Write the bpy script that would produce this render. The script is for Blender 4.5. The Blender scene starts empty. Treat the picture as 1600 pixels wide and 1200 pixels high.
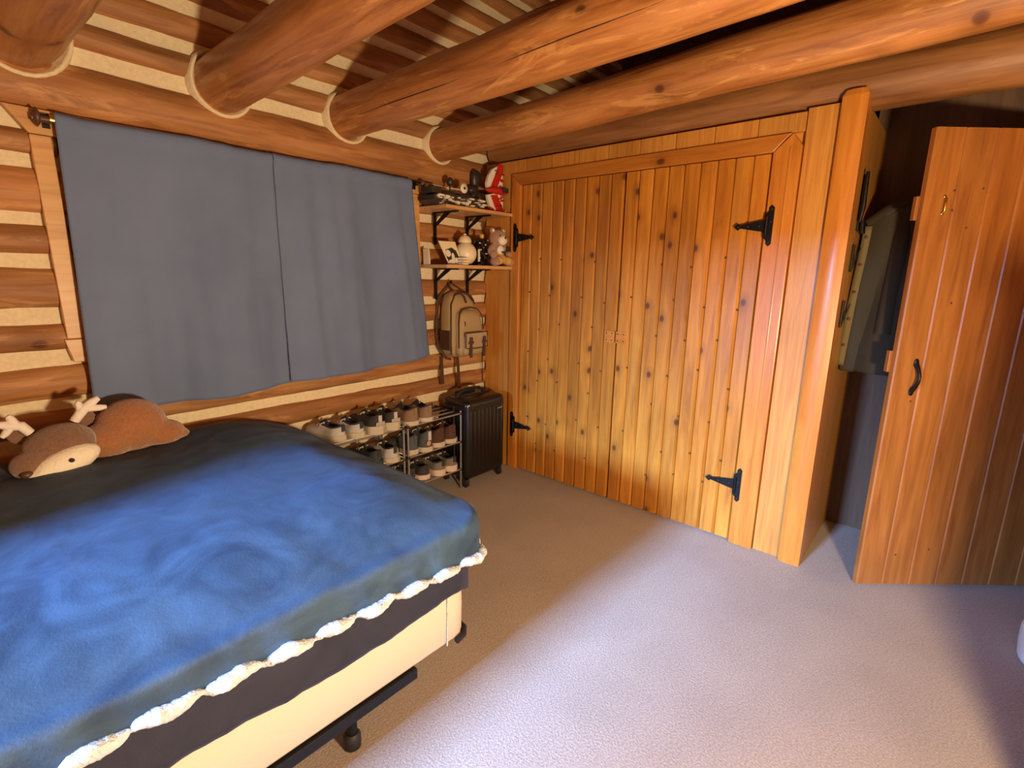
import bpy, bmesh, math, random
from mathutils import Vector, Matrix, noise, Euler
random.seed(7)
sc = bpy.context.scene
COL = sc.collection
R = math.radians

# ---------------------------------------------------------------- camera
cam = bpy.data.cameras.new('camera')
camo = bpy.data.objects.new('camera', cam); COL.objects.link(camo)
cam.sensor_fit = 'HORIZONTAL'; cam.sensor_width = 36.0
cam.lens = 796.47 / 1600 * 36.0
cam.clip_start = 0.02
yaw, pit, rol = R(41.056), R(12.2542), R(1.0006)
d = Vector((math.cos(pit)*math.cos(yaw), math.cos(pit)*math.sin(yaw), -math.sin(pit)))
r = Vector((math.sin(yaw), -math.cos(yaw), 0)); u = r.cross(d)
r2 = r*math.cos(rol) + u*math.sin(rol); u2 = -r*math.sin(rol) + u*math.cos(rol)
mm = Matrix((r2, u2, -d)).transposed().to_4x4(); mm.translation = Vector((0, 0, 1.5))
camo.matrix_world = mm
sc.camera = camo

# ---------------------------------------------------------------- world, lights, exposure
w = bpy.data.worlds.new('world'); sc.world = w; w.use_nodes = True
w.node_tree.nodes['Background'].inputs[0].default_value = (0.55, 0.75, 1.0, 1)
w.node_tree.nodes['Background'].inputs[1].default_value = 0.6
def light(name, typ, loc, energy, color, size=0.1, size_y=None, rot=None):
    l = bpy.data.lights.new(name, typ); l.energy = energy; l.color = color
    if typ == 'AREA':
        l.shape = 'RECTANGLE'; l.size = size; l.size_y = size_y or size
    else: l.shadow_soft_size = size
    o = bpy.data.objects.new(name, l); COL.objects.link(o); o.location = loc
    if rot: o.rotation_euler = rot
    return o
# warm lamp low beside the camera, daylight from the window past the head of the bed
light('warm_lamp', 'POINT', (0.67, -0.62, 1.03), 300, (1.0, 0.74, 0.43), 0.08)
wd = light('window_daylight', 'AREA', (-3.6, 1.14, 2.0), 470, (0.31, 0.54, 1.0), 0.7, 0.65, (R(90-17), 0, R(-90)))
wd.data.spread = R(90)
sc.view_settings.view_transform = 'Standard'; sc.view_settings.look = 'None'
sc.view_settings.gamma = 1; sc.view_settings.use_curve_mapping = False
sc.view_settings.exposure = 0.0

# ---------------------------------------------------------------- materials
def newmat(name):
    m = bpy.data.materials.new(name); m.use_nodes = True
    nt = m.node_tree; b = nt.nodes['Principled BSDF']
    return m, nt, b
def N(nt, t, **k):
    n = nt.nodes.new(t)
    for a, v in k.items(): setattr(n, a, v)
    return n
def ramp(nt, fac, stops):
    n = N(nt, 'ShaderNodeValToRGB'); e = n.color_ramp.elements
    while len(e) < len(stops): e.new(0.5)
    for i, (p, c) in enumerate(stops):
        e[i].position = p; e[i].color = (*c, 1) if len(c) == 3 else c
    nt.links.new(fac, n.inputs[0]); return n
def mixc(nt, fac, a, b, mode='MIX'):
    n = N(nt, 'ShaderNodeMix', data_type='RGBA', blend_type=mode)
    for s, v in ((0, fac), (6, a), (7, b)):
        if hasattr(v, 'is_linked') or hasattr(v, 'links'): nt.links.new(v, n.inputs[s])
        elif s == 0: n.inputs[0].default_value = v
        else: n.inputs[s].default_value = (*v, 1)
    return n.outputs[2]
def coords(nt, scale, rand=True):
    tc = N(nt, 'ShaderNodeTexCoord'); mp = N(nt, 'ShaderNodeMapping'); mp.inputs['Scale'].default_value = scale
    src = tc.outputs['Object']
    if rand:
        oi = N(nt, 'ShaderNodeObjectInfo'); ml = N(nt, 'ShaderNodeMath', operation='MULTIPLY'); ml.inputs[1].default_value = 37.0
        nt.links.new(oi.outputs['Random'], ml.inputs[0])
        ad = N(nt, 'ShaderNodeVectorMath', operation='ADD'); cb = N(nt, 'ShaderNodeCombineXYZ')
        for i in range(3): nt.links.new(ml.outputs[0], cb.inputs[i])
        nt.links.new(src, ad.inputs[0]); nt.links.new(cb.outputs[0], ad.inputs[1]); src = ad.outputs[0]
    nt.links.new(src, mp.inputs[0]); return mp.outputs[0]
def noi(nt, vec, scale, detail=4, rough=0.55, dist=0.0):
    n = N(nt, 'ShaderNodeTexNoise'); n.inputs['Scale'].default_value = scale; n.inputs['Detail'].default_value = detail
    n.inputs['Roughness'].default_value = rough; n.inputs['Distortion'].default_value = dist
    nt.links.new(vec, n.inputs['Vector']); return n.outputs['Fac']
def bump(nt, b, h, strength, dist=0.01):
    n = N(nt, 'ShaderNodeBump'); n.inputs['Strength'].default_value = strength; n.inputs['Distance'].default_value = dist
    nt.links.new(h, n.inputs['Height']); nt.links.new(n.outputs[0], b.inputs['Normal'])
AX = {'x': 0, 'y': 1, 'z': 2}
def wood(name, dark, mid, light_, axis='z', rough=0.45, knots=0.0, kscale=1.0, grain=1.0, coat=0.0, bmp=0.25, blot=0.3, lw=0.16, rand=True, knotcol=(0.10, 0.028, 0.008), plane='yz', fleck=0.0):
    m, nt, b = newmat(name)
    s = [22*grain]*3; s[AX[axis]] = 1.3
    v = coords(nt, s, rand)
    g = noi(nt, v, 1.6, 5, 0.6, 0.8)
    c = ramp(nt, g, [(0.28, dark), (0.5, mid), (0.72, light_)]).outputs[0]
    s2 = [5.0]*3; s2[AX[axis]] = 1.4
    v2 = coords(nt, s2, rand)
    bl = noi(nt, v2, 1.0, 3, 0.5, 0.3)
    blr = ramp(nt, bl, [(0.3, (1-blot,)*3), (0.65, (1.0, 1.0, 1.0))]).outputs[0]
    c = mixc(nt, 1.0, c, blr, 'MULTIPLY')
    oi = N(nt, 'ShaderNodeObjectInfo')
    if rand:
        rr = ramp(nt, oi.outputs['Random'], [(0.0, (0.84, 0.80, 0.74)), (0.5, (1.0, 1.0, 1.0)), (1.0, (1.0, 0.92, 0.84))]).outputs[0]
        c = mixc(nt, 1.0, c, rr, 'MULTIPLY')
    if knots > 0:
        v3 = coords(nt, (1, 1, 1), rand)
        sx = N(nt, 'ShaderNodeSeparateXYZ'); nt.links.new(v3, sx.inputs[0]); cb = N(nt, 'ShaderNodeCombineXYZ')
        for i, ch in enumerate(plane):
            ml = N(nt, 'ShaderNodeMath', operation='MULTIPLY'); ml.inputs[1].default_value = (4.2 if ch != axis else 2.9)*kscale
            nt.links.new(sx.outputs[AX[ch]], ml.inputs[0]); nt.links.new(ml.outputs[0], cb.inputs[i])
        vo = N(nt, 'ShaderNodeTexVoronoi', voronoi_dimensions='2D'); vo.inputs['Scale'].default_value = 1.0; nt.links.new(cb.outputs[0], vo.inputs['Vector'])
        k1 = ramp(nt, vo.outputs['Distance'], [(0.0, (1, 1, 1)), (0.045, (0.85, 0.85, 0.85)), (0.07, (0.28, 0.28, 0.28)), (0.2, (0, 0, 0))]).outputs[0]
        sep = N(nt, 'ShaderNodeSeparateColor'); nt.links.new(vo.outputs['Color'], sep.inputs[0])
        gt = N(nt, 'ShaderNodeMath', operation='LESS_THAN'); gt.inputs[1].default_value = knots; nt.links.new(sep.outputs[0], gt.inputs[0])
        mu = N(nt, 'ShaderNodeMath', operation='MULTIPLY'); nt.links.new(k1, mu.inputs[0]); nt.links.new(gt.outputs[0], mu.inputs[1])
        c = mixc(nt, mu.outputs[0], c, knotcol)
    if fleck > 0:
        s4 = [9.0]*3; s4[AX[axis]] = 1.6
        fl_ = ramp(nt, noi(nt, coords(nt, s4, rand), 1.3, 6, 0.7, 1.0), [(0.56, (0, 0, 0)), (0.63, (fleck,)*3)]).outputs[0]
        c = mixc(nt, fl_, c, tuple(min(1, x*1.7) for x in light_))
    nt.links.new(c, b.inputs['Base Color'])
    b.inputs['Roughness'].default_value = rough
    b.inputs['Coat Weight'].default_value = coat; b.inputs['Coat Roughness'].default_value = 0.22
    bump(nt, b, g, bmp, 0.004)
    return m
def plain(name, col, rough=0.5, metal=0.0, bscale=None, bstr=0.2, coat=0.0, var=0.0, sheen=0.0):
    m, nt, b = newmat(name)
    b.inputs['Base Color'].default_value = (*col, 1); b.inputs['Roughness'].default_value = rough
    b.inputs['Metallic'].default_value = metal; b.inputs['Coat Weight'].default_value = coat
    b.inputs['Sheen Weight'].default_value = sheen
    v = coords(nt, (1, 1, 1), False)
    n = noi(nt, v, bscale or 30, 4)
    if var:
        c = ramp(nt, n, [(0.3, tuple(x*(1-var) for x in col)), (0.7, tuple(min(1, x*(1+var)) for x in col))]).outputs[0]
        nt.links.new(c, b.inputs['Base Color'])
    if bscale: bump(nt, b, n, bstr, 0.01)
    return m
M = {}
M['log'] = wood('log_wood', (0.30, 0.125, 0.04), (0.50, 0.23, 0.085), (0.62, 0.33, 0.14), 'x', 0.6, 0.25, 0.8, 0.7, bmp=0.6, blot=0.4, plane='xz', fleck=0.25)
M['beam'] = wood('beam_wood', (0.30, 0.10, 0.025), (0.54, 0.215, 0.06), (0.68, 0.31, 0.10), 'y', 0.42, 0.5, 0.9, 0.8, coat=0.25, bmp=0.9, blot=0.35, plane='yz', fleck=0.3)
M['header'] = wood('header_log_wood', (0.20, 0.075, 0.022), (0.32, 0.135, 0.042), (0.42, 0.19, 0.065), 'y', 0.5, 0.1, 0.6, 0.7, coat=0.1, bmp=0.4)
M['plank'] = wood('closet_pine', (0.40, 0.135, 0.012), (0.58, 0.22, 0.024), (0.67, 0.29, 0.04), 'z', 0.36, 0.7, 1.0, 0.8, coat=0.5, bmp=0.12, blot=0.3)
M['stile'] = wood('trim_pine', (0.46, 0.155, 0.018), (0.60, 0.225, 0.03), (0.68, 0.29, 0.045), 'z', 0.36, 0.12, 0.8, 0.8, coat=0.4, bmp=0.12, blot=0.15)
M['rail'] = wood('rail_pine', (0.40, 0.13, 0.015), (0.54, 0.19, 0.026), (0.62, 0.25, 0.04), 'y', 0.36, 0.15, 0.8, 0.8, coat=0.4, bmp=0.12, blot=0.2)
M['rough'] = wood('rough_sawn_board', (0.48, 0.185, 0.03), (0.62, 0.27, 0.045), (0.70, 0.34, 0.065), 'z', 0.5, 0.0, 1, 1.4, coat=0.4, bmp=0.8, blot=0.15)
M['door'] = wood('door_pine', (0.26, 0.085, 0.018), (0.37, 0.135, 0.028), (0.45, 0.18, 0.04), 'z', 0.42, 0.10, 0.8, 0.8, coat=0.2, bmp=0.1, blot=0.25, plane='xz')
M['trimwin'] = wood('window_pine', (0.60, 0.30, 0.11), (0.74, 0.42, 0.17), (0.80, 0.50, 0.23), 'x', 0.4, 0.08, 0.8, 0.8, bmp=0.1, blot=0.15)
M['shelf'] = wood('shelf_pine', (0.55, 0.30, 0.11), (0.70, 0.42, 0.17), (0.78, 0.50, 0.22), 'x', 0.45, 0.0, 1, 0.8, bmp=0.1)
M['dark'] = wood('dark_unlit_board', (0.05, 0.022, 0.009), (0.08, 0.035, 0.014), (0.11, 0.05, 0.02), 'x', 0.7, 0, 1, 0.8, bmp=0.2)  # dark tone stands for the unlit ceiling and loft; also colours the crack
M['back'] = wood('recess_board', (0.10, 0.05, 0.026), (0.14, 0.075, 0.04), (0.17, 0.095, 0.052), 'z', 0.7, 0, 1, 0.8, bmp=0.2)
M['chink'] = plain('chinking', (0.80, 0.69, 0.47), 0.85, bscale=60, bstr=0.35, var=0.08)
M['iron'] = plain('black_iron', (0.012, 0.011, 0.012), 0.42, 0.6, bscale=90, bstr=0.15)
M['chrome'] = plain('grey_tube', (0.42, 0.42, 0.44), 0.3, 0.8)
M['brass'] = plain('brass', (0.75, 0.55, 0.15), 0.25, 1.0)
M['brown_metal'] = plain('brown_plastic', (0.10, 0.045, 0.025), 0.45)
M['glass'] = plain('window_glass', (0.5, 0.6, 0.7), 0.08)
def carpet():
    m, nt, b = newmat('carpet_pile')
    v = coords(nt, (1, 1, 1), False)
    f = noi(nt, v, 130, 3, 0.7); l = noi(nt, v, 3.0, 3, 0.5, 0.4)
    c = ramp(nt, f, [(0.30, (0.30, 0.24, 0.20)), (0.70, (0.53, 0.43, 0.37))]).outputs[0]
    c2 = ramp(nt, l, [(0.3, (0.88, 0.87, 0.87)), (0.7, (1, 1, 1))]).outputs[0]
    c = mixc(nt, 1.0, c, c2, 'MULTIPLY'); nt.links.new(c, b.inputs['Base Color'])
    b.inputs['Roughness'].default_value = 0.95; b.inputs['Sheen Weight'].default_value = 0.25
    bump(nt, b, f, 0.6, 0.008); return m
M['carpet'] = carpet()
def velvet(name, c1, c2, sheen=0.6, tint=(0.5, 0.7, 1.0), sc_=3.0, rough=0.75):
    m, nt, b = newmat(name)
    v = coords(nt, (1, 1, 1), False)
    l = noi(nt, v, sc_, 5, 0.6, 1.2); f = noi(nt, v, 160, 2)
    c = ramp(nt, l, [(0.36, c1), (0.64, c2)]).outputs[0]; nt.links.new(c, b.inputs['Base Color'])
    b.inputs['Roughness'].default_value = rough; b.inputs['Sheen Weight'].default_value = sheen
    b.inputs['Sheen Tint'].default_value = (*tint, 1); b.inputs['Sheen Roughness'].default_value = 0.4
    bump(nt, b, f, 0.25, 0.003); return m
M['blanket'] = velvet('blue_velvet', (0.011, 0.032, 0.068), (0.036, 0.080, 0.142), 0.18, (0.35, 0.55, 1.0), 4.5)
M['sheet'] = velvet('dark_plush_sheet', (0.007, 0.008, 0.020), (0.014, 0.015, 0.032), 0.2, (0.5, 0.5, 0.8), 5.0)
M['sherpa'] = plain('white_sherpa', (0.58, 0.62, 0.68), 0.95, bscale=140, bstr=1.0, sheen=0.15)
M['ticking'] = plain('cream_ticking', (0.56, 0.50, 0.41), 0.8, bscale=60, bstr=0.1)
def weave(name, a, c_):
    m, nt, b = newmat(name)
    v = coords(nt, (1, 1, 1), False)
    v2 = coords(nt, (90, 90, 12), False); v3 = coords(nt, (6, 6, 90), False)
    f1 = noi(nt, v2, 2.0, 3); f2 = noi(nt, v3, 2.0, 3); l = noi(nt, v, 2.2, 3)
    ad = N(nt, 'ShaderNodeMath', operation='ADD'); nt.links.new(f1, ad.inputs[0]); nt.links.new(f2, ad.inputs[1])
    c = ramp(nt, ad.outputs[0], [(0.35, a), (0.65, c_)]).outputs[0]
    lc = ramp(nt, l, [(0.3, (0.8, 0.82, 0.85)), (0.7, (1, 1, 1))]).outputs[0]
    c = mixc(nt, 1.0, c, lc, 'MULTIPLY'); nt.links.new(c, b.inputs['Base Color'])
    b.inputs['Roughness'].default_value = 0.85; bump(nt, b, ad.outputs[0], 0.25, 0.003); return m
M['curtain'] = weave('slate_blue_linen', (0.09, 0.138, 0.26), (0.16, 0.225, 0.40))
M['canvas'] = weave('tan_canvas', (0.34, 0.24, 0.115), (0.46, 0.33, 0.17))
M['leather'] = plain('dark_brown_webbing', (0.075, 0.035, 0.018), 0.6, bscale=80)
M['coat'] = weave('shaded_olive_cloth', (0.018, 0.013, 0.006), (0.032, 0.024, 0.011))  # cloth darkened to hold the shadow of the open door
M['coat2'] = plain('lit_olive_placket', (0.15, 0.115, 0.05), 0.8, bscale=90)  # lighter tone for the coat edge that the lamp reaches
M['case'] = plain('black_gloss_shell', (0.006, 0.005, 0.005), 0.3, coat=0.25)
M['rubber'] = plain('black_rubber', (0.015, 0.013, 0.013), 0.6)
M['white'] = plain('white_plastic', (0.82, 0.78, 0.68), 0.4)
M['offwhite'] = plain('offwhite_rubber', (0.52, 0.46, 0.36), 0.7, bscale=60, bstr=0.1)
M['red'] = plain('red_plastic', (0.50, 0.02, 0.012), 0.35)
M['darkgrey'] = plain('dark_grey_plastic', (0.04, 0.033, 0.03), 0.4)
M['grey'] = plain('grey_plastic', (0.32, 0.29, 0.25), 0.4)
M['yellow'] = plain('yellow_plastic', (0.8, 0.55, 0.1), 0.4)
M['cream'] = plain('cream_ceramic', (0.85, 0.75, 0.50), 0.35)
M['tan_ring'] = plain('tan_ring', (0.62, 0.33, 0.10), 0.5)
M['plush_brown'] = plain('brown_plush', (0.36, 0.15, 0.06), 0.95, bscale=90, bstr=0.8, sheen=0.5, var=0.12)
M['plush_head'] = plain('dusk_brown_plush', (0.22, 0.115, 0.07), 0.95, bscale=90, bstr=0.8, sheen=0.5, var=0.12)
M['plush_pink'] = plain('rosy_brown_plush', (0.45, 0.24, 0.16), 0.95, bscale=120, bstr=0.9, sheen=0.4, var=0.1)
M['plush_cream'] = plain('cream_plush', (0.88, 0.80, 0.66), 0.95, bscale=90, bstr=0.5, sheen=0.3)
M['plush_white'] = plain('white_felt', (0.85, 0.78, 0.72), 0.9, bscale=90, bstr=0.4)
M['tanpants'] = plain('ochre_cloth', (0.62, 0.36, 0.09), 0.85, bscale=120, bstr=0.3)
M['blackgloss'] = plain('black_gloss', (0.008, 0.007, 0.007), 0.12, coat=0.8)
M['s_white'] = plain('white_mesh_upper', (0.50, 0.48, 0.48), 0.8, bscale=120, bstr=0.3)
M['s_navy'] = plain('navy_upper', (0.03, 0.035, 0.055), 0.7, bscale=120, bstr=0.3)
M['s_grey'] = plain('grey_upper', (0.19, 0.165, 0.14), 0.8, bscale=120, bstr=0.3)
M['s_dark'] = plain('charcoal_upper', (0.035, 0.032, 0.032), 0.75, bscale=120, bstr=0.3)
M['s_tan'] = plain('taupe_suede_upper', (0.24, 0.155, 0.085), 0.9, bscale=120, bstr=0.4)
M['s_brown'] = plain('brown_suede_upper', (0.085, 0.036, 0.02), 0.9, bscale=120, bstr=0.4)
M['s_steel'] = plain('slate_upper', (0.075, 0.085, 0.095), 0.8, bscale=120, bstr=0.3)
M['sole_grey'] = plain('grey_sole', (0.40, 0.36, 0.32), 0.7)
M['sole_pink'] = plain('pale_pink_sole', (0.66, 0.52, 0.44), 0.7)
M['patch'] = plain('orange_patch', (0.60, 0.28, 0.16), 0.7)
M['lace'] = plain('white_lace', (0.75, 0.72, 0.66), 0.8)
M['bag'] = plain('white_cloth', (0.75, 0.85, 0.95), 0.8, bscale=20, bstr=0.3)

# ---------------------------------------------------------------- mesh building
class MB:
    def __init__(s): s.v = []; s.f = []; s.sm = []
    def add(s, vs, fs, smooth=False):
        o = len(s.v); s.v += [tuple(p) for p in vs]; s.f += [tuple(i+o for i in f) for f in fs]; s.sm += [smooth]*len(fs); return s
    def box(s, x0, x1, y0, y1, z0, z1, c=0.0):
        if c <= 0:
            vs = [(x, y, z) for x in (x0, x1) for y in (y0, y1) for z in (z0, z1)]
            return s.add(vs, [(0,1,3,2),(4,6,7,5),(0,4,5,1),(2,3,7,6),(0,2,6,4),(1,5,7,3)])
        bm = bmesh.new(); bmesh.ops.create_cube(bm, size=1)
        for q in bm.verts: q.co = Vector(((x0+x1)/2+q.co.x*(x1-x0), (y0+y1)/2+q.co.y*(y1-y0), (z0+z1)/2+q.co.z*(z1-z0)))
        bmesh.ops.bevel(bm, geom=bm.edges[:], offset=c, segments=2, affect='EDGES', profile=0.5)
        bm.verts.index_update(); vs = [q.co[:] for q in bm.verts]; fs = [[l.index for l in f.verts] for f in bm.faces]; bm.free()
        return s.add(vs, fs)
    def prism(s, poly, o, ua, va, na, t, c=0.0):
        # poly in 2D, at origin o with axes ua, va, extruded along na by t
        o, ua, va, na = map(Vector, (o, ua, va, na)); n = len(poly)
        a = [o+ua*p[0]+va*p[1] for p in poly]; b = [p+na*t for p in a]
        return s.add(a+b, [tuple(range(n-1, -1, -1)), tuple(range(n, 2*n))]+[(i, (i+1) % n, n+(i+1) % n, n+i) for i in range(n)])
    def tube(s, pts, rad, n=10, cap=True, flat=1.0):
        pts = [Vector(p) for p in pts]; m = len(pts)
        if not hasattr(rad, '__len__'): rad = [rad]*m
        vs = []; ref = None
        for i, p in enumerate(pts):
            t = (pts[min(i+1, m-1)]-pts[max(i-1, 0)]).normalized()
            if ref is None:
                ref = Vector((0, 0, 1)) if abs(t.z) < 0.9 else Vector((1, 0, 0))
            a = (ref - t*ref.dot(t)).normalized(); b = t.cross(a); ref = a
            for k in range(n):
                q = 2*math.pi*k/n; vs.append(p+a*math.cos(q)*rad[i]+b*math.sin(q)*rad[i]*flat)
        fs = [(i*n+k, i*n+(k+1) % n, (i+1)*n+(k+1) % n, (i+1)*n+k) for i in range(m-1) for k in range(n)]
        s.add(vs, fs, True)
        if cap: s.add([vs[k] for k in range(n)], [tuple(range(n-1, -1, -1))]); s.add([vs[(m-1)*n+k] for k in range(n)], [tuple(range(n))])
        return s
    def lathe(s, prof, c, axis='z', n=20):
        vs = []
        for (rr, h) in prof:
            for k in range(n):
                a = 2*math.pi*k/n; p, q = rr*math.cos(a), rr*math.sin(a)
                vs.append({'z': (c[0]+p, c[1]+q, c[2]+h), 'y': (c[0]+p, c[1]+h, c[2]+q), 'x': (c[0]+h, c[1]+p, c[2]+q)}[axis])
        m = len(prof)
        fs = [(i*n+k, i*n+(k+1) % n, (i+1)*n+(k+1) % n, (i+1)*n+k) for i in range(m-1) for k in range(n)]
        s.add(vs, fs, True); s.add([vs[k] for k in range(n)], [tuple(range(n-1, -1, -1))]); s.add([vs[(m-1)*n+k] for k in range(n)], [tuple(range(n))])
        return s
    def ell(s, c, rad, rot=(0, 0, 0), n=16, m=10, jit=0.0):
        e = Euler(rot).to_matrix(); c = Vector(c); vs = [c+e @ Vector((0, 0, -rad[2]))]
        for i in range(1, m):
            t = -math.pi/2+math.pi*i/m
            for k in range(n):
                a = 2*math.pi*k/n; vs.append(c+e @ Vector((rad[0]*math.cos(t)*math.cos(a), rad[1]*math.cos(t)*math.sin(a), rad[2]*math.sin(t))))
        vs.append(c+e @ Vector((0, 0, rad[2])))
        if jit: vs = [p+noise.noise_vector(p*25)*jit for p in vs]
        fs = [(0, 1+(k+1) % n, 1+k) for k in range(n)]
        fs += [(1+i*n+k, 1+i*n+(k+1) % n, 1+(i+1)*n+(k+1) % n, 1+(i+1)*n+k) for i in range(m-2) for k in range(n)]
        L = 1+(m-2)*n; fs += [(L+k, L+(k+1) % n, len(vs)-1) for k in range(n)]
        return s.add(vs, fs, True)
    def grid(s, fn, nu, nv, smooth=True, closed=False):
        vs = [fn(i/(nu-1), j/(nv-1)) for j in range(nv) for i in range(nu)]
        return s.add(vs, [(j*nu+i, j*nu+i+1, (j+1)*nu+i+1, (j+1)*nu+i) for j in range(nv-1) for i in range(nu-1)], smooth)
    def build(s, name, mat, parent=None, local=False, org=None, fixn=False):
        me = bpy.data.meshes.new(name)
        off = Vector((0, 0, 0))
        if parent is not None and not local: off = wloc(parent)
        elif org is not None: off = Vector(org)
        me.from_pydata([tuple(Vector(p)-off) for p in s.v], [], s.f)
        for p, q in zip(me.polygons, s.sm): p.use_smooth = q
        bm = bmesh.new(); bm.from_mesh(me); bmesh.ops.delete(bm, geom=[v for v in bm.verts if not v.link_faces], context='VERTS'); bmesh.ops.recalc_face_normals(bm, faces=bm.faces); bm.to_mesh(me); bm.free()
        me.materials.append(M[mat] if isinstance(mat, str) else mat)
        o = bpy.data.objects.new(name, me); COL.objects.link(o)
        if parent is not None: o.parent = parent
        elif org is not None: o.location = org
        return o
def wloc(o):
    v = Vector(o.location)
    while o.parent: o = o.parent; v += Vector(o.location)
    return v
def tag(o, label=None, cat=None, group=None, kind=None):
    if label: o['label'] = label
    if cat: o['category'] = cat
    if group: o['group'] = group
    if kind: o['kind'] = kind
    return o
def thing(name, loc, label, cat, group=None, rz=0):
    o = bpy.data.objects.new(name, None); COL.objects.link(o); o.location = loc; o.rotation_euler = (0, 0, rz)
    o.empty_display_size = 0.05
    return tag(o, label, cat, group)
def struct(name, mb, mat, org=None): return tag(mb.build(name, mat, org=org), kind='structure')
def sempty(name, loc=(0, 0, 0)):
    o = bpy.data.objects.new(name, None); COL.objects.link(o); o.location = loc; o['kind'] = 'structure'; return o
def mod_bevel(o, wd=0.003, seg=2):
    m = o.modifiers.new('b', 'BEVEL'); m.width = wd; m.segments = seg; m.limit_method = 'ANGLE'; return o
def mod_solid(o, t, off=-1):
    m = o.modifiers.new('s', 'SOLIDIFY'); m.thickness = t; m.offset = off; return o
def mod_fuse(o, vox=0.006, sm=6):
    m = o.modifiers.new('r', 'REMESH'); m.mode = 'VOXEL'; m.voxel_size = vox; m.use_smooth_shade = True
    k = o.modifiers.new('k', 'SMOOTH'); k.iterations = sm; k.factor = 0.6; return o
lerp = lambda a, b, t: a+(b-a)*t

YW, XC = 2.82, 2.887          # log wall face, closet front
# ---------------------------------------------------------------- room shell
struct('floor', MB().box(-1.95, 4.9, -2.2, 2.86, -0.08, 0.0), 'carpet')
struct('ceiling', MB().box(-2.2, 4.95, -2.4, 3.1, 4.1, 4.2), 'dark')
# left end wall with a window opening, outside the frame
wl = MB(); wy0, wy1, wz0, wz1 = 0.79, 1.52, 0.98, 1.75
wl.box(-2.15, -1.95, -2.2, wy0, 0, 4.1); wl.box(-2.15, -1.95, wy1, 2.84, 0, 4.1)
wl.box(-2.15, -1.95, wy0, wy1, 0, wz0); wl.box(-2.15, -1.95, wy0, wy1, wz1, 4.1)
struct('wall_left', wl, 'log')
struct('wall_front', MB().box(-2.15, 4.9, -2.4, -2.2, 0, 4.1), 'log')
w2 = sempty('window_2', (-2.05, 1.12, 0.98))
fr = MB(); fr.box(-2.1, -1.96, wy0, wy0+0.05, wz0, wz1); fr.box(-2.1, -1.96, wy1-0.05, wy1, wz0, wz1)
fr.box(-2.1, -1.96, wy0, wy1, wz0, wz0+0.05); fr.box(-2.1, -1.96, wy0, wy1, wz1-0.05, wz1)
fr.build('window_frame', 'trimwin', w2)

# log wall: white chinking plane with separate logs proud of it
wb = struct('wall_back', MB().box(-2.15, 4.9, YW+0.018, YW+0.24, 0, 4.1), 'chink')
CH = [(.03,.08,.03,.08),(.20,.255,.20,.255),(.38,.44,.38,.44),(.56,.62,.566,.63),(.737,.794,.746,.797),(.897,.946,.918,.98),
      (1.082,1.156,1.101,1.156),(1.264,1.324,1.276,1.33),(1.486,1.547,1.447,1.522),(1.657,1.703,1.65,1.70),(1.87,1.928,1.827,1.878),
      (2.014,2.096,2.02,2.08),(2.285,2.352,2.285,2.35),(2.445,2.50,2.455,2.515),(2.615,2.68,2.61,2.665),(2.795,2.85,2.79,2.845),
      (2.965,3.02,2.955,3.01),(3.13,3.19,3.12,3.17),(3.30,3.36,3.28,3.34),(3.47,3.52,3.45,3.5),(3.64,3.70,3.62,3.68),(3.82,3.88,3.8,3.86)]
def ledge(e, x):
    t = (x-0.24)/2.21; return e[0]+(e[1]-e[0])*t
def make_log(k):
    lo = (CH[k][1], CH[k][3]); hi = (CH[k+1][0], CH[k+1][2])
    def fn(a, b):
        x = -2.14+7.02*a
        z0 = ledge(lo, x)+0.011*noise.noise(Vector((x*2.1, k*7.3, 1)))+0.004*noise.noise(Vector((x*9, k*3.3, 4)))
        z1 = ledge(hi, x)+0.011*noise.noise(Vector((x*2.1, k*7.3, 9)))+0.004*noise.noise(Vector((x*9, k*3.3, 14)))
        prof = [(0, .022), (0.03, .006), (0.14, -.008), (0.38, -.02), (0.62, -.02), (0.86, -.008), (0.97, .006), (1, .022)]
        i = round(b*(len(prof)-1)); t, dy = prof[i]
        dy += 0.006*noise.noise(Vector((x*3, t*2, k*5.1)))
        if 2.08 <= lo[0] < 2.2: dy -= 0.012*math.sin(math.pi*t)
        return (x, YW+dy, lerp(z0, z1, t))
    mb = MB().grid(fn, 110, 8)
    return mb.build('log', 'log', wb)
for k in range(len(CH)-1): make_log(k)

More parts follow.
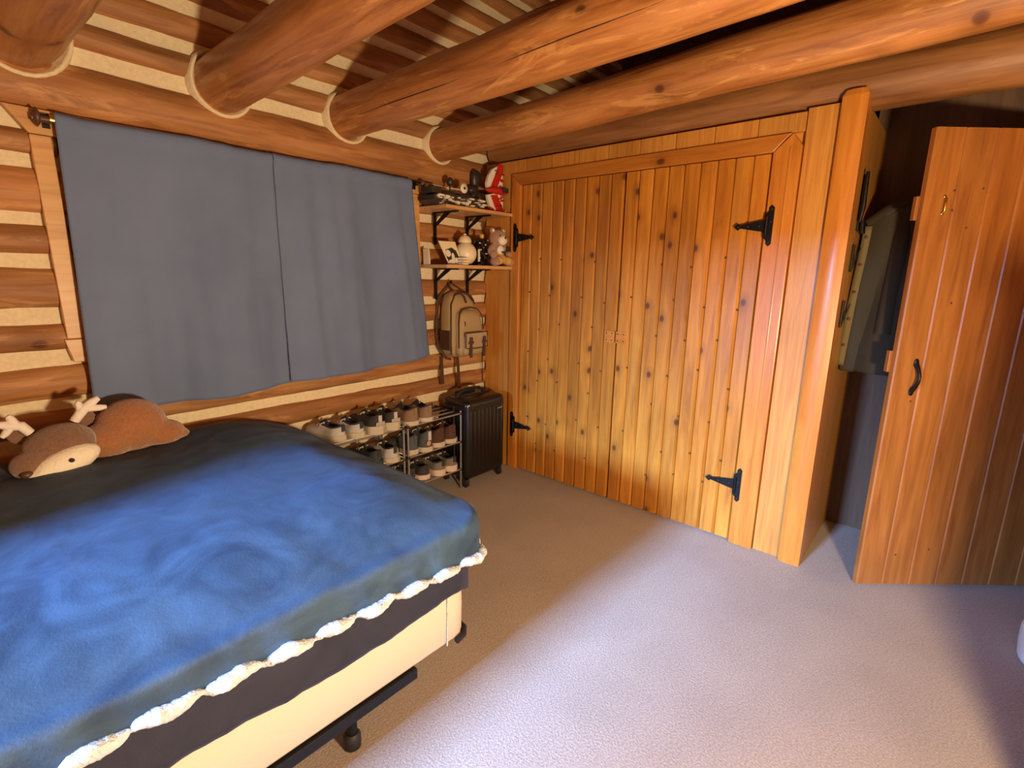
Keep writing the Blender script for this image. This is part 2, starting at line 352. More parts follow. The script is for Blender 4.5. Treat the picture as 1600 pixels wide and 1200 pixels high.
# ceiling beams through the log wall, each with a chinking collar
def beam(x0, z0, r0, x1, z1, r1, label, y1=-2.2):
    n = 26; m = 70; vs = []; ph = x0*9
    for i in range(m):
        t = i/(m-1); y = 2.98+(y1-2.98)*t; s = (2.82-y)/2.82
        cx = lerp(x0, x1, s)+0.012*noise.noise(Vector((y*0.9, ph, 0))); cz = lerp(z0, z1, s)+0.012*noise.noise(Vector((y*0.9, ph, 5)))
        rr = lerp(r0, r1, min(s, 1.2))
        for k in range(n):
            a = 2*math.pi*k/n
            q = rr*(1+0.07*noise.noise(Vector((math.cos(a)*1.3, y*1.2, ph+math.sin(a)*1.3)))+0.035*noise.noise(Vector((math.cos(a)*3, y*5, ph+math.sin(a)*3))))
            vs.append((cx+q*math.cos(a), y, cz+q*math.sin(a)))
    mb = MB().add(vs, [(i*n+k, i*n+(k+1) % n, (i+1)*n+(k+1) % n, (i+1)*n+k) for i in range(m-1) for k in range(n)], True)
    o = thing('ceiling_beam', (x0, YW, z0), label, 'beam', 'peeled log ceiling beams')
    mb.build('log_shaft', 'beam', o)
    cr = MB()
    def cf(a, b):
        an = 2*math.pi*a; q = [(-0.02, .0), (.004, -.030), (.010, -.040), (.019, -.036), (.027, .03)][round(b*4)]
        rr = r0*(1+0.04*noise.noise(Vector((math.cos(an), ph, math.sin(an)))))+q[0]
        return (x0+rr*math.cos(an), YW+q[1], z0+rr*math.sin(an)*1.02)
    cr.grid(cf, 33, 5); tag(cr.build('chinking_collar', 'chink', o), 'white chinking around the log end')
    return o
beam(-0.27, 2.36, .125, -0.27, 2.40, .14, 'peeled log ceiling beam beyond the left edge of the picture')
beam(0.375, 2.365, .145, 0.37, 2.40, .15, 'leftmost ceiling beam, thick and in shade, above the curtain end')
beam(1.085, 2.35, .122, 1.045, 2.385, .098, 'second ceiling beam from the left, entering the wall above the curtain middle')
b3_ = beam(1.745, 2.345, .112, 1.725, 2.385, .125, 'third ceiling beam from the left with a long drying crack')
beam(2.435, 2.325, .097, 2.41, 2.41, .109, 'bright knotty ceiling beam in front of the closet top, nearest the closet')

# drying crack along the third beam
pts = []
for i in range(60):
    s_ = -.02+.62*i/59 if False else .10+.95*i/59
    y = 2.82-2.82*s_; cx = lerp(1.745, 1.725, s_)+0.012*noise.noise(Vector((y*0.9, 1.745*9, 0))); cz = lerp(2.345, 2.385, s_)+0.012*noise.noise(Vector((y*0.9, 1.745*9, 5)))
    an = R(212+9*noise.noise(Vector((y*1.6, 2, 2)))-10*s_); rr = lerp(.112, .125, s_)
    q = rr*(1+0.07*noise.noise(Vector((math.cos(an)*1.3, y*1.2, 1.745*9+math.sin(an)*1.3)))+0.035*noise.noise(Vector((math.cos(an)*3, y*5, 1.745*9+math.sin(an)*3))))
    pts.append((cx+(q-.0015)*math.cos(an), y, cz+(q-.0015)*math.sin(an)))
MB().tube(pts, [.0008+.0022*abs(math.sin(i*.16)) for i in range(60)], 6).build('drying_crack', 'dark', b3_)

# header log over the closet and the recess
hb = MB(); n = 22; m = 60; vs = []
for i in range(m):
    y = 2.79-3.50*i/(m-1)
    for k in range(n):
        a = 2*math.pi*k/n; q = .118*(1+0.05*noise.noise(Vector((math.cos(a), y*1.5, math.sin(a)))))
        vs.append((3.0+q*math.cos(a), y, 2.375+q*math.sin(a)))
hb.add(vs, [(i*n+k, i*n+(k+1) % n, (i+1)*n+(k+1) % n, (i+1)*n+k) for i in range(m-1) for k in range(n)], True)
tag(hb.build('header_log', 'header', org=(3.0, 2.82, 2.375)), 'dark horizontal header log resting over the closet front', 'log')

# ---------------------------------------------------------------- closet front
cw = struct('wall_right', MB().box(XC+0.03, XC+0.05, 0.56, 2.80, 0, 2.27), 'rough')
def brd(name, mat, x0, x1, y0, y1, z0, z1, par, c=0.003):
    return MB().box(x0, x1, y0, y1, z0, z1, c).build(name, mat, par)
# left rough boards scribed to the logs
mb = MB(); ys = []
nz = 60
left = [(2.805+0.012*noise.noise(Vector((z*6, 3, 1)))-0.008*math.sin(z*34), z) for z in [2.27*i/nz for i in range(nz+1)]]
poly = [(2.665, 0.0)]+[(y, z) for y, z in left]+[(2.665, 2.27)]
mb.prism(poly, (XC, 0, 0), (0, 1, 0), (0, 0, 1), (1, 0, 0), 0.028); mb.build('board', 'rough', cw)
brd('board', 'rough', XC, XC+0.028, 2.535, 2.662, 0, 2.27, cw)
# top row of short boards
by = [2.80, 2.62, 2.42, 2.199, 1.981, 1.766, 1.553, 1.336, 1.121, 0.905, 0.69]
for a, b_ in zip(by[:-1], by[1:]):
    brd('short_board', 'rough' if a < 2.5 else 'rough', XC-0.004, XC+0.026, b_+0.0015, a-0.0015, 2.186, 2.272, cw, 0.003)
# rough boards right of the doors
brd('board', 'rough', XC-0.002, XC+0.03, 0.552, 0.688, 0.0, 2.285, cw)
# corner post with a slightly rounded face
mb = MB(); P = []
for i in range(13):
    t = i/12; P.append((0.55-0.102*t, -0.028-0.007*math.sin(math.pi*t)))
poly = [(y, x) for y, x in P]
vs = []; 
sec = [(XC+x, y) for y, x in P]+[(XC+0.04, 0.448), (XC+0.04, 0.55)]
zs = [0.0, 0.4, 0.8, 1.2, 1.6, 2.0, 2.30, 2.325]
nn = len(sec)
for j, z in enumerate(zs):
    for (x, y) in sec:
        k = 0.0 if z < 2.32 else 1.0
        vs.append((x+0.006*k, lerp(y, 0.499, 0.25*k), z+0.0))
mb.add(vs, [(j*nn+i, j*nn+(i+1) % nn, (j+1)*nn+(i+1) % nn, (j+1)*nn+i) for j in range(len(zs)-1) for i in range(nn)]+[tuple(range(nn)), tuple(range((len(zs)-1)*nn, len(zs)*nn))])
po = mb.build('corner_post', 'stile', cw)
# trim round the doors (mitred)
tr = sempty('trim_1', (XC, 1.64, 0))
yo, yi, zo, zi = 2.533, 2.45, 2.183, 2.104
y2o, y2i = 0.692, 0.818
for nm, pl, mt in (('rail', [(yo, zo), (yi, zi), (y2i, zi), (y2i-0.05, zo-0.025), (y2o+0.045, zo)], 'rail'),
                   ('stile', [(yo, 0), (yi, 0), (yi, zi-.002), (yo, zo-.003)], 'stile'),
                   ('stile', [(y2o, 0), (y2i, 0), (y2i, zi-.002), (y2i-0.052, zo-0.03), (y2o+0.043, zo-.002), (y2o, zo-0.06)], 'stile')):
    o = MB().prism(pl, (XC-0.022, 0, 0), (0, 1, 0), (0, 0, 1), (1, 0, 0), 0.045).build(nm, mt, tr); mod_bevel(o, 0.004)
# moulding step lines on the right stile
MB().box(XC-0.026, XC-0.020, 0.735, 0.743, 0, 2.12, 0.002).build('moulding', 'stile', tr)

def thinge(par, y, z, dirn, L=0.17, H=0.10, scale=1.0):
    # T hinge: vertical leaf at y, strap to dirn (+1 towards larger y)
    x = XC-0.024
    h = tag(MB().prism([(0, -H), (0.012, -H+.012), (0.012, -H*.72), (.028, -H*.58), (.028, H*.58), (.012, H*.72), (.012, H-.012), (0, H), (-.012, H-.012), (-.012, H*.72), (-.012, -H*.72), (-.012, -H+.012)],
            (x-0.006, y, z), (0, dirn, 0), (0, 0, 1), (1, 0, 0), 0.006).build('hinge', 'iron', par), 'black wrought T hinge')
    st = MB().prism([(.02, -.030), (.02, .030), (.06, .024), (L-.03, .008), (L-.02, .018), (L, .0), (L-.02, -.018), (L-.03, -.008), (.06, -.024)],
            (x-0.007, y, z), (0, dirn, 0), (0, 0, 1), (1, 0, 0), 0.006)
    st.build('strap', 'iron', h)
    MB().tube([(x-0.009, y+dirn*0.018, z-0.045), (x-0.009, y+dirn*0.018, z+0.045)], 0.008, 10).build('knuckle', 'iron', h)
    sc_ = MB()
    for (a, b_) in ((0, -H*.8), (0, H*.8), (.0, .02), (.05, .0), (L*.6, 0), (L-.02, 0)):
        sc_.ell((x-0.009, y+dirn*a, z+b_), (.004, .006, .006), n=8, m=6)
    tag(sc_.build('screw_heads', 'rubber', h), kind='stuff')
def closet_door(name, y0, y1, n):
    d_ = sempty(name, (XC, (y0+y1)/2, 0)); wd = (y1-y0)/n
    for i in range(n):
        a = y0+i*wd; b_ = a+wd; c = 0.010
        sec = [(XC+.024, a), (XC+.024, b_), (XC+c, b_-.0006), (XC-.004, b_-c), (XC-.004, a+c), (XC+c, a+.0006)]
        mb = MB(); vs = [(x, y, 0.012) for x, y in sec]+[(x, y, 2.10) for x, y in sec]
        mb.add(vs, [(0,1,2,3,4,5), (6,7,8,9,10,11)]+[(k, (k+1) % 6, 6+(k+1) % 6, 6+k) for k in range(6)])
        mb.build('plank', 'plank', d_)
    return d_
rd_ = closet_door('door_1', 0.822, 1.638, 9); ld_ = closet_door('door_2', 1.646, 2.446, 9)
rd_['label'] = 'right closet door of knotty pine planks'; ld_['label'] = 'left closet door of knotty pine planks'
thinge(rd_, 0.79, 1.755, 1, 0.175); thinge(rd_, 0.795, 0.36, 1, 0.185)
thinge(ld_, 2.488, 1.748, -1, 0.175); thinge(ld_, 2.488, 0.36, -1, 0.185)
for d_, yy in ((rd_, 1.60), (ld_, 1.683)):
    pl = brd('latch_plate', 'rail', XC-0.012, XC-0.003, yy-0.035, yy+0.035, 1.075, 1.15, d_, 0.002)
    s_ = MB()
    for a in (-.02, .02):
        for b_ in (1.09, 1.135): s_.ell((XC-0.013, yy+a, b_), (.003, .004, .004), n=8, m=6)
    tag(s_.build('screw_heads', 'iron', pl), kind='stuff')
# row of nail heads and screw holes on the doors
for d_, ys in ((rd_, (0.912, 1.003, 1.093, 1.184, 1.274, 1.365, 1.547)), (ld_, (1.735, 1.825, 1.913, 2.09, 2.18, 2.268, 2.358))):
    s_ = MB()
    for i, y in enumerate(ys):
        for z in ((1.62, 1.18, 0.74, 0.30) if i % 2 else (1.38, 0.95, 0.5)):
            s_.ell((XC-0.004, y+random.uniform(-.004, .004), z+random.uniform(-.05, .05)-y*.02), (.003, .006, .006), n=8, m=6)
    tag(s_.build('nail_heads', 'leather', d_), kind='stuff')

# recess beside the closet
ws = struct('wall_right_return', MB().box(XC+0.012, 3.58, 0.452, 0.478, 0, 2.27), 'rough')
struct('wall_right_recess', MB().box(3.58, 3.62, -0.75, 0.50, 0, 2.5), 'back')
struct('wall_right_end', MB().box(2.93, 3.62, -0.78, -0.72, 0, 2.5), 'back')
struct('wall_right_front', MB().box(2.9, 2.96, -2.2, -0.72, 0, 4.1), 'log')
struct('trim_2', MB().box(2.96, 3.58, -0.72, 0.452, 2.44, 2.47), 'dark')
struct('wall_right_loft', MB().box(4.8, 4.86, -2.2, 2.84, 0, 4.1), 'dark')
struct('trim_3', MB().box(3.0, 4.8, 0.5, 2.8, 2.46, 2.50), 'dark')

# ---------------------------------------------------------------- open plank door
dth = math.atan2(-0.637, 0.566)
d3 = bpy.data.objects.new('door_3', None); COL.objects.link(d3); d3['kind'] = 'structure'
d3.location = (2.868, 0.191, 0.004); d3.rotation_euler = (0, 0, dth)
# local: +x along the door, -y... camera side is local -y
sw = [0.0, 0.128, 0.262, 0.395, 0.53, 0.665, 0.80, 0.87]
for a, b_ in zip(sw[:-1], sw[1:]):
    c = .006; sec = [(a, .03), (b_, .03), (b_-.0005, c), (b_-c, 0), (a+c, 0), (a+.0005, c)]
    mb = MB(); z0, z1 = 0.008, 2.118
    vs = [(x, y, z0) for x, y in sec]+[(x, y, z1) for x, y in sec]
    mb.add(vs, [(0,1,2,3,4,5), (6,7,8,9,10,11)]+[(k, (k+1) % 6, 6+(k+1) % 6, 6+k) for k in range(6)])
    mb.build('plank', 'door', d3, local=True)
for z in (0.35, 1.13, 1.80):
    MB().box(-0.012 if z > 1 else 0.03, 0.80, .03, .052, z-.05, z+.05, .003).build('batten', 'door', d3, local=True)
hd = MB(); pts = []
for i in range(13):
    t = i/12; pts.append((0.092, -0.004-0.032*math.sin(math.pi*t), 1.0+0.125*t))
hd.tube(pts, [.009-.004*math.sin(math.pi*i/12)+.002 for i in range(13)], 10)
hd.ell((0.092, -0.004, 0.998), (.012, .005, .022), n=12, m=8); hd.ell((0.092, -0.004, 1.128), (.012, .005, .022), n=12, m=8)
tag(hd.build('door_handle', 'iron', d3, local=True), 'black iron pull handle')
ey = MB(); ey.tube([(0.082, -.002, 1.775), (0.082, -.012, 1.785), (0.082, -.012, 1.835), (0.082, -.002, 1.845)], .004, 8)
ey.ell((.082, -.002, 1.775), (.007, .004, .007), n=8, m=6); ey.ell((.082, -.002, 1.845), (.007, .004, .007), n=8, m=6)
tag(ey.build('hook_eye', 'brass', d3, local=True), 'small brass hook staple')
s_ = MB()
for (a, z) in ((.118, 1.87), (.125, 1.79), (.2, 1.72), (.24, 1.88), (.1, .95), (.17, .17), (.33, .2), (.2, 1.4)): s_.ell((a, 0, z), (.005, .0025, .005), n=8, m=6)
tag(s_.build('nail_heads', 'leather', d3, local=True), kind='stuff')

# ---------------------------------------------------------------- window trim, window, curtain
w1 = sempty('window_1', (1.3, YW, 1.5))
yt = YW-0.03
def wtrim(poly, name='trim_board', t=0.032):
    return mod_bevel(MB().prism(poly, (0, yt, 0), (1, 0, 0), (0, 0, 1), (0, 1, 0), t).build(name, 'trimwin', w1), .003)
wtrim([(0.295, 2.088), (0.36, 1.995), (0.425, 1.995), (2.245, 1.995), (2.245, 2.072)])
wtrim([(0.36, 1.992), (0.425, 1.992), (0.435, 1.20), (0.372, 1.20)])
wtrim([(0.362, 1.197), (0.445, 1.197), (0.445, 1.10), (0.382, 1.10)], 'sill_end', .045)
wtrim([(2.175, 1.992), (2.245, 1.992), (2.245, 1.10), (2.175, 1.10)])
wtrim([(0.446, 1.13), (2.245, 1.13), (2.245, 1.195), (0.446, 1.195)], 'sill', .045)
fb = MB()
for a, b_ in ((.44, .50), (1.28, 1.34), (2.11, 2.17)): fb.box(a, b_, YW-0.026, YW+0.0, 1.2, 1.99)
fb.box(.44, 2.17, YW-0.026, YW, 1.2, 1.26); fb.box(.44, 2.17, YW-0.026, YW, 1.93, 1.99)
fb.build('window_frame', 'trimwin', w1)
MB().box(.50, 1.28, YW-0.022, YW-0.018, 1.26, 1.93).build('pane', 'glass', w1)
MB().box(1.34, 2.11, YW-0.022, YW-0.018, 1.26, 1.93).build('pane', 'glass', w1)
# rod
cr = thing('curtain_rod', (1.3, 2.755, 2.055), 'thin dark curtain rod with round brown finials', 'curtain rod')
MB().tube([(0.40, 2.755, 2.045), (2.23, 2.755, 2.06)], .007, 10).build('rod', 'iron', cr)
fin = MB(); fin.lathe([(.001, -.012), (.022, -.010), (.036, 0), (.022, .010), (.001, .012)], (0.385, 2.755, 2.05), 'x', 20)
fin.tube([(0.37, 2.755, 2.046), (0.425, 2.755, 2.046)], [.014, .012], 10); fin.build('finial', 'brown_metal', cr)
fin = MB(); fin.ell((2.245, 2.755, 2.06), (.022, .022, .022)); fin.build('finial', 'brown_metal', cr)
MB().lathe([(.016, -.010), (.017, 0), (.016, .010)], (0.432, 2.752, 2.047), 'x', 16).build('ring', 'brass', cr)
for x in (0.415, 2.2):
    b_ = MB(); b_.box(x-.008, x+.008, 2.75, YW-.025, 2.04, 2.05); b_.box(x-.012, x+.012, YW-.035, YW-.022, 2.02, 2.075); b_.build('rod_bracket', 'iron', cr)
# curtain panels
def curtain(x0t, x1t, x0b, x1b, zb0, zb1, label, seed, yoff=0):
    def fn(a, b):
        xt = lerp(x0t, x1t, a); xb = lerp(x0b, x1b, a); x = lerp(xt, xb, b**1.1)
        ztop = 2.075-0.004*math.sin(a*9)+0.003*noise.noise(Vector((a*14, seed, 0)))
        zb = lerp(zb0, zb1, a)-0.018*math.sin(a*math.pi)+.006*noise.noise(Vector((a*6, seed, 3)))
        z = lerp(ztop, zb, b)
        amp = (0.007+0.038*min(1, b*1.5))*min(1, 6*a+.15, 6*(1-a)+.15)
        y = 2.742-yoff-amp*(0.55*math.sin(a*8.5+seed+0.5*b)+0.7*noise.noise(Vector((a*5.5, b*0.8, seed)))+.25*noise.noise(Vector((a*14, b*1.5, seed))))
        y -= 0.03*b*b*(1-abs(2*a-1))**.5+0.004*noise.noise(Vector((x*9, 5, z*9)))
        if b < 0.05: y -= 0.008*math.sin(b/0.05*math.pi)
        return (x, y, z)
    o = MB().grid(fn, 90, 70).build('curtain', 'curtain', org=((x0t+x1t)/2, 2.745, 2.05)); mod_solid(o, .003)
    tag(o, label, 'curtain', 'curtain panels on the window')
    return o
curtain(0.436, 1.270, 0.415, 1.276, 0.885, 0.888, 'left slate-blue linen curtain panel, long hem near the bed', 1.3)
curtain(1.273, 2.145, 1.279, 2.27, 0.888, 0.935, 'right slate-blue linen curtain panel beside the wall shelves', 6.1, 0.0)

# ---------------------------------------------------------------- wall shelves with brackets
def shelf(z, label, xl=2.24):
    o = thing('wall_shelf', (2.56, 2.80, z), label, 'shelf', 'pine shelves in the corner')
    MB().box(xl, 2.882, 2.52, 2.797, z-.022, z, .002).build('shelf_board', 'shelf', o)
    for x in (2.375, 2.68):
        b_ = MB(); t = .011
        b_.box(x-t, x+t, 2.786, 2.796, z-.235, z-.022); b_.box(x-t, x+t, 2.565, 2.796, z-.032, z-.022)
        b_.prism([(2.79, z-.12), (2.79, z-.10), (2.69, z-.03), (2.63, z-.03)], (x-.004, 0, 0), (0, 1, 0), (0, 0, 1), (1, 0, 0), .008)
        b_.build('bracket', 'iron', o)
    return o
shelf(1.917, 'upper pine wall shelf holding the model spacecraft'); shelf(1.548, 'lower pine wall shelf holding the teddy bear and picture')

# model craft (brick built), upper shelf: dark body with pale plates
rnd = random.Random(3)
o = thing('model_craft', (2.44, 2.68, 1.917), 'long dark and white brick-built model craft with a round dish', 'toy model')
mb = MB(); mb.prism([(2.25, 0), (2.62, 0), (2.67, .045), (2.64, .075), (2.30, .08), (2.21, .06), (2.205, .03)], (0, 2.60, 1.918), (1, 0, 0), (0, 0, 1), (0, 1, 0), .14)
mb.build('hull', 'darkgrey', o)
mb = MB()
for i in range(44):
    x = 2.225+0.42*rnd.random(); z = 1.925+.055*rnd.random(); l = rnd.uniform(.01, .035)
    mb.box(x, x+l, 2.588-rnd.random()*.006, 2.602, z, z+rnd.uniform(.005, .012))
tag(mb.build('white_plates', 'white', o), kind='stuff')
mb = MB()
for i in range(16):
    x = 2.25+0.38*rnd.random(); z = 1.922+.055*rnd.random(); mb.box(x, x+.02, 2.592, 2.602, z, z+.01)
tag(mb.build('grey_plates', 'grey', o), kind='stuff')
mb = MB()
for (a, b_, y0, y1, z0, z1) in ((2.21, 2.29, 2.62, 2.73, 1.99, 2.03), (2.30, 2.42, 2.64, 2.72, 1.995, 2.02), (2.46, 2.60, 2.63, 2.73, 1.992, 2.012), (2.24, 2.26, 2.66, 2.69, 2.03, 2.045)): mb.box(a, b_, y0, y1, z0, z1, .002)
mb.tube([(2.29, 2.69, 2.02), (2.60, 2.69, 2.012)], .006, 8); mb.tube([(2.415, 2.68, 2.02), (2.415, 2.68, 2.075)], .005, 8); mb.ell((2.415, 2.68, 2.085), (.024, .024, .028))
mb.build('superstructure', 'darkgrey', o)
mb = MB(); mb.lathe([(.001, -.004), (.030, -.006), (.032, 0), (.010, .008), (.001, .010)], (2.475, 2.61, 2.045), 'y', 24)
ds = mb.build('dish', 'white', o)
MB().ell((2.475, 2.602, 2.045), (.009, .006, .009), n=10, m=6).build('hub', 'darkgrey', ds)
# red and white model, standing upright with swept wings
o = thing('model_aircraft', (2.77, 2.60, 1.917), 'red and white swept-wing model craft standing on end in the corner', 'toy model')
yf = 2.60
def arc(cx, cz, r0, r1, a0, a1, n=10):
    return [(cx+r1*math.cos(R(lerp(a0, a1, i/n))), cz+r1*math.sin(R(lerp(a0, a1, i/n)))) for i in range(n+1)]+[(cx+r0*math.cos(R(lerp(a1, a0, i/n))), cz+r0*math.sin(R(lerp(a1, a0, i/n)))) for i in range(n+1)]
wg = MB().prism([(2.69, 2.075), (2.685, 2.11), (2.705, 2.16), (2.74, 2.205), (2.80, 2.235), (2.845, 2.235), (2.845, 2.085), (2.78, 2.07)], (0, yf, 0), (1, 0, 0), (0, 0, 1), (0, 1, 0), .02).build('wing', 'white', o)
wg2 = MB().prism([(2.69, 2.03), (2.70, 1.99), (2.725, 1.95), (2.75, 1.922), (2.85, 1.92), (2.85, 2.035), (2.78, 2.05)], (0, yf, 0), (1, 0, 0), (0, 0, 1), (0, 1, 0), .02).build('wing', 'white', o)
MB().prism([(2.722, 2.09), (2.785, 2.09), (2.846, 2.20), (2.846, 2.245), (2.795, 2.245), (2.775, 2.19)], (0, yf-.006, 0), (1, 0, 0), (0, 0, 1), (0, 1, 0), .012).build('red_stripe', 'red', wg)
MB().prism([(2.722, 2.03), (2.785, 2.04), (2.847, 1.95), (2.847, 1.919), (2.795, 1.919), (2.762, 1.96)], (0, yf-.006, 0), (1, 0, 0), (0, 0, 1), (0, 1, 0), .012).build('red_stripe', 'red', wg2)
mb = MB(); mb.tube([(2.66, yf-.01, 2.06), (2.72, yf-.015, 2.065), (2.78, yf-.015, 2.065), (2.86, yf-.01, 2.065)], [.006, .022, .026, .02], 12); mb.build('fuselage', 'red', o)
mb = MB()
for i in range(14):
    z = rnd.choice([rnd.uniform(2.09, 2.21), rnd.uniform(1.94, 2.03)]); x = rnd.uniform(2.79, 2.835); mb.box(x, x+.025, yf-.010, yf+.001, z, z+.008)
tag(mb.build('red_bricks', 'red', o), kind='stuff')
mb = MB()
for i in range(10):
    z = rnd.choice([rnd.uniform(2.09, 2.2), rnd.uniform(1.94, 2.03)]); x = rnd.uniform(2.76, 2.83); mb.box(x, x+.012, yf-.009, yf+.001, z, z+.006)
mb.box(2.80, 2.86, yf-.045, yf-.02, 2.055, 2.085); tag(mb.build('grey_bricks', 'darkgrey', o), kind='stuff')
mb = MB(); mb.box(2.71, 2.725, yf-.012, yf+.02, 1.918, 1.95); mb.box(2.735, 2.745, yf-.012, yf+.01, 1.918, 1.945); mb.build('foot', 'red', o)
mb = MB(); mb.box(2.845, 2.862, yf-.03, yf-.01, 1.918, 1.935); mb.build('yellow_brick', 'yellow', o)
o = thing('craft_shadow_shape', (2.70, 2.73, 1.917), 'dark rounded shape standing in for the shadow of the red and white model', 'ornament')
mb = MB(); mb.ell((2.72, 2.745, 2.15), (.045, .03, .065), jit=.006); mb.ell((2.69, 2.74, 2.07), (.055, .03, .035), jit=.004); mb.ell((2.71, 2.745, 1.99), (.04, .03, .072)); mod_fuse(mb.build('body', 'darkgrey', o), .006, 3)  # solid dark shape in place of the model's cast shadow

# lower shelf
o = thing('picture', (2.40, 2.62, 1.548), 'small tilted picture print with pale figures on dark ground', 'picture')
th = R(-14)
def P3(a, b, dd=0):   # picture plane
    return (2.29+a*0.98, 2.60+b*0.22+a*-0.03-dd, 1.549+b*0.97)
poly = [(-.02, .155), (.125, .155), (.16, .0), (.04, .0)]
mb = MB(); q = [P3(*p) for p in poly]; q2 = [P3(p[0], p[1], -.006) for p in poly]
mb.add(q+q2, [(0,1,2,3), (7,6,5,4), (0,4,5,1), (1,5,6,2), (2,6,7,3), (3,7,4,0)]); mb.build('board', 'cream', o)
poly = [(.02, .07), (.03, .10), (.085, .115), (.12, .095), (.148, .03), (.15, .008), (.046, .008)]
mb = MB().add([P3(p[0], p[1], .001) for p in poly], [tuple(range(len(poly)))]); mb.build('print', 'darkgrey', o)
mb = MB()
for (a, b_, ra, rb) in ((.045, .075, .024, .024), (.085, .05, .014, .03), (.07, .02, .03, .016), (.11, .03, .012, .02), (.02, .11, .01, .01)):
    mb.add([P3(a+ra*math.cos(2*math.pi*i/14), b_+rb*math.sin(2*math.pi*i/14), .002+ra*.02) for i in range(14)], [tuple(range(14))])
tag(mb.build('figures', 'white', o), kind='stuff')
o = tag(MB().prism([(2.245, 0), (2.255, 0), (2.248, .095), (2.243, .10)], (0, 2.70, 1.549), (1, 0, 0), (0, 0, 1), (0, 1, 0), .06).build('leaning_card', 'cream', org=(2.25, 2.7, 1.549)), 'thin pale card at the left end of the lower shelf', 'card')
o = thing('toy_blocks', (2.44, 2.60, 1.548), 'little stack of cream blocks beside the tilted picture', 'blocks')
for i, (a, b_) in enumerate(((2.405, 2.455), (2.41, 2.46), (2.405, 2.452))): MB().box(a, b_, 2.545, 2.60, 1.549+i*.017, 1.549+i*.017+.014, .002).build('block', 'cream', o)
# round cream jar with lid
o = thing('round_jar', (2.50, 2.62, 1.548), 'round plain cream lidded jar in the middle of the lower shelf', 'ornament')
cx, cz = 2.515, 1.549+.078
jar = MB().ell((cx, 2.635, cz), (.076, .076, .078), n=28, m=18).build('body', 'cream', o)
MB().lathe([(.044, 0), (.046, .012), (.036, .036), (.018, .048), (.001, .050)], (cx-.008, 2.635, cz+.072), 'z', 24).build('lid', 'cream', o)
MB().ell((cx-.008, 2.635, cz+.126), (.012, .012, .008), n=12, m=8).build('knob', 'cream', o)
# black model figure
o = thing('black_model', (2.63, 2.63, 1.548), 'glossy black brick-built model between round ornament and teddy', 'toy model')
mb = MB(); mb.prism([(2.60, 0), (2.70, 0), (2.69, .09), (2.665, .15), (2.635, .19), (2.615, .15), (2.59, .09)], (0, 2.60, 1.549), (1, 0, 0), (0, 0, 1), (0, 1, 0), .06); mb.build('body', 'blackgloss', o)
mb = MB()
for i in range(46):
    t = rnd.random(); x = 2.642+rnd.uniform(-1, 1)*(.058-.03*t); z = 1.555+.17*t; a = rnd.uniform(.004, .011); mb.box(x-a, x+a, 2.585-rnd.random()*.012, 2.602, z-a, z+a, .001)
tag(mb.build('bricks', 'blackgloss', o), kind='stuff')
mb = MB()
for (x, z) in ((2.60, 1.70), (2.61, 1.655), (2.675, 1.72), (2.69, 1.66), (2.665, 1.63), (2.60, 1.60), (2.63, 1.67), (2.655, 1.69)): mb.box(x-.003, x+.003, 2.577, 2.59, z-.003, z+.005)
mb.box(2.588, 2.594, 2.575, 2.59, 1.575, 1.66); tag(mb.build('silver_bricks', 'white', o), kind='stuff')
MB().box(2.628, 2.648, 2.59, 2.61, 1.735, 1.762, .004).build('yellow_brick', 'yellow', o)
mb = MB(); mb.ell((2.578, 2.665, 1.72), (.03, .02, .035)); mb.box(2.56, 2.60, 2.65, 2.68, 1.549, 1.70, .006); mb.build('dark_column', 'darkgrey', o)

# teddy bear
bx, by_ = 2.783, 2.585
o = thing('teddy_bear', (bx, by_, 1.548), 'rosy brown teddy bear with pale muzzle sitting at the shelf end', 'teddy bear')
mb = MB()
mb.ell((bx, by_, 1.745), (.072, .06, .060)); mb.ell((bx, by_+.01, 1.645), (.058, .05, .065))
for s in (-1, 1):
    mb.ell((bx+s*.054, by_+.005, 1.795), (.022, .014, .022))
    mb.ell((bx+s*.078, by_-.01, 1.665), (.024, .026, .042), (0, s*R(-35), 0)); mb.ell((bx+s*.082, by_-.035, 1.63), (.026, .026, .026))
    mb.ell((bx+s*.070, by_-.045, 1.580), (.034, .045, .030)); 
mod_fuse(mb.build('body', 'plush_pink', o), .005, 4)
mb = MB(); mb.ell((bx-.004, by_-.052, 1.728), (.040, .028, .034)); mb.build('muzzle', 'plush_cream', o)
mb = MB(); mb.ell((bx-.004, by_-.08, 1.742), (.009, .006, .007), n=10, m=8); mb.build('nose', 'rubber', o)
for s in (-1, 1): MB().ell((bx+s*.03-.003, by_-.056, 1.757), (.0055, .005, .0055), n=10, m=8).build('eye', 'rubber', o)
for s in (-1, 1): MB().ell((bx+s*.054, by_-.009, 1.795), (.013, .006, .013), n=10, m=8).build('inner_ear', 'cream', o)
mb = MB(); mb.ell((bx-.008, by_-.035, 1.660), (.034, .022, .034)); mb.build('shirt_front', 'plush_white', o)
mb = MB()
for s in (-1, 1): mb.ell((bx+s*.010-.002, by_-.062, 1.645), (.010, .005, .007), (0, s*R(15), 0), n=10, m=6)
mb.build('bow_tie', 'rubber', o)
mb = MB(); mb.ell((bx-.004, by_-.008, 1.605), (.060, .052, .046)); 
for s in (-1, 1): mb.ell((bx+s*.046, by_-.05, 1.588), (.034, .045, .032))
mod_fuse(mb.build('trousers', 'tanpants', o), .005, 3)
mb = MB(); mb.box(bx+.058, bx+.085, by_-.042, by_-.02, 1.65, 1.69, .005); mb.build('camera_toy', 'darkgrey', o)

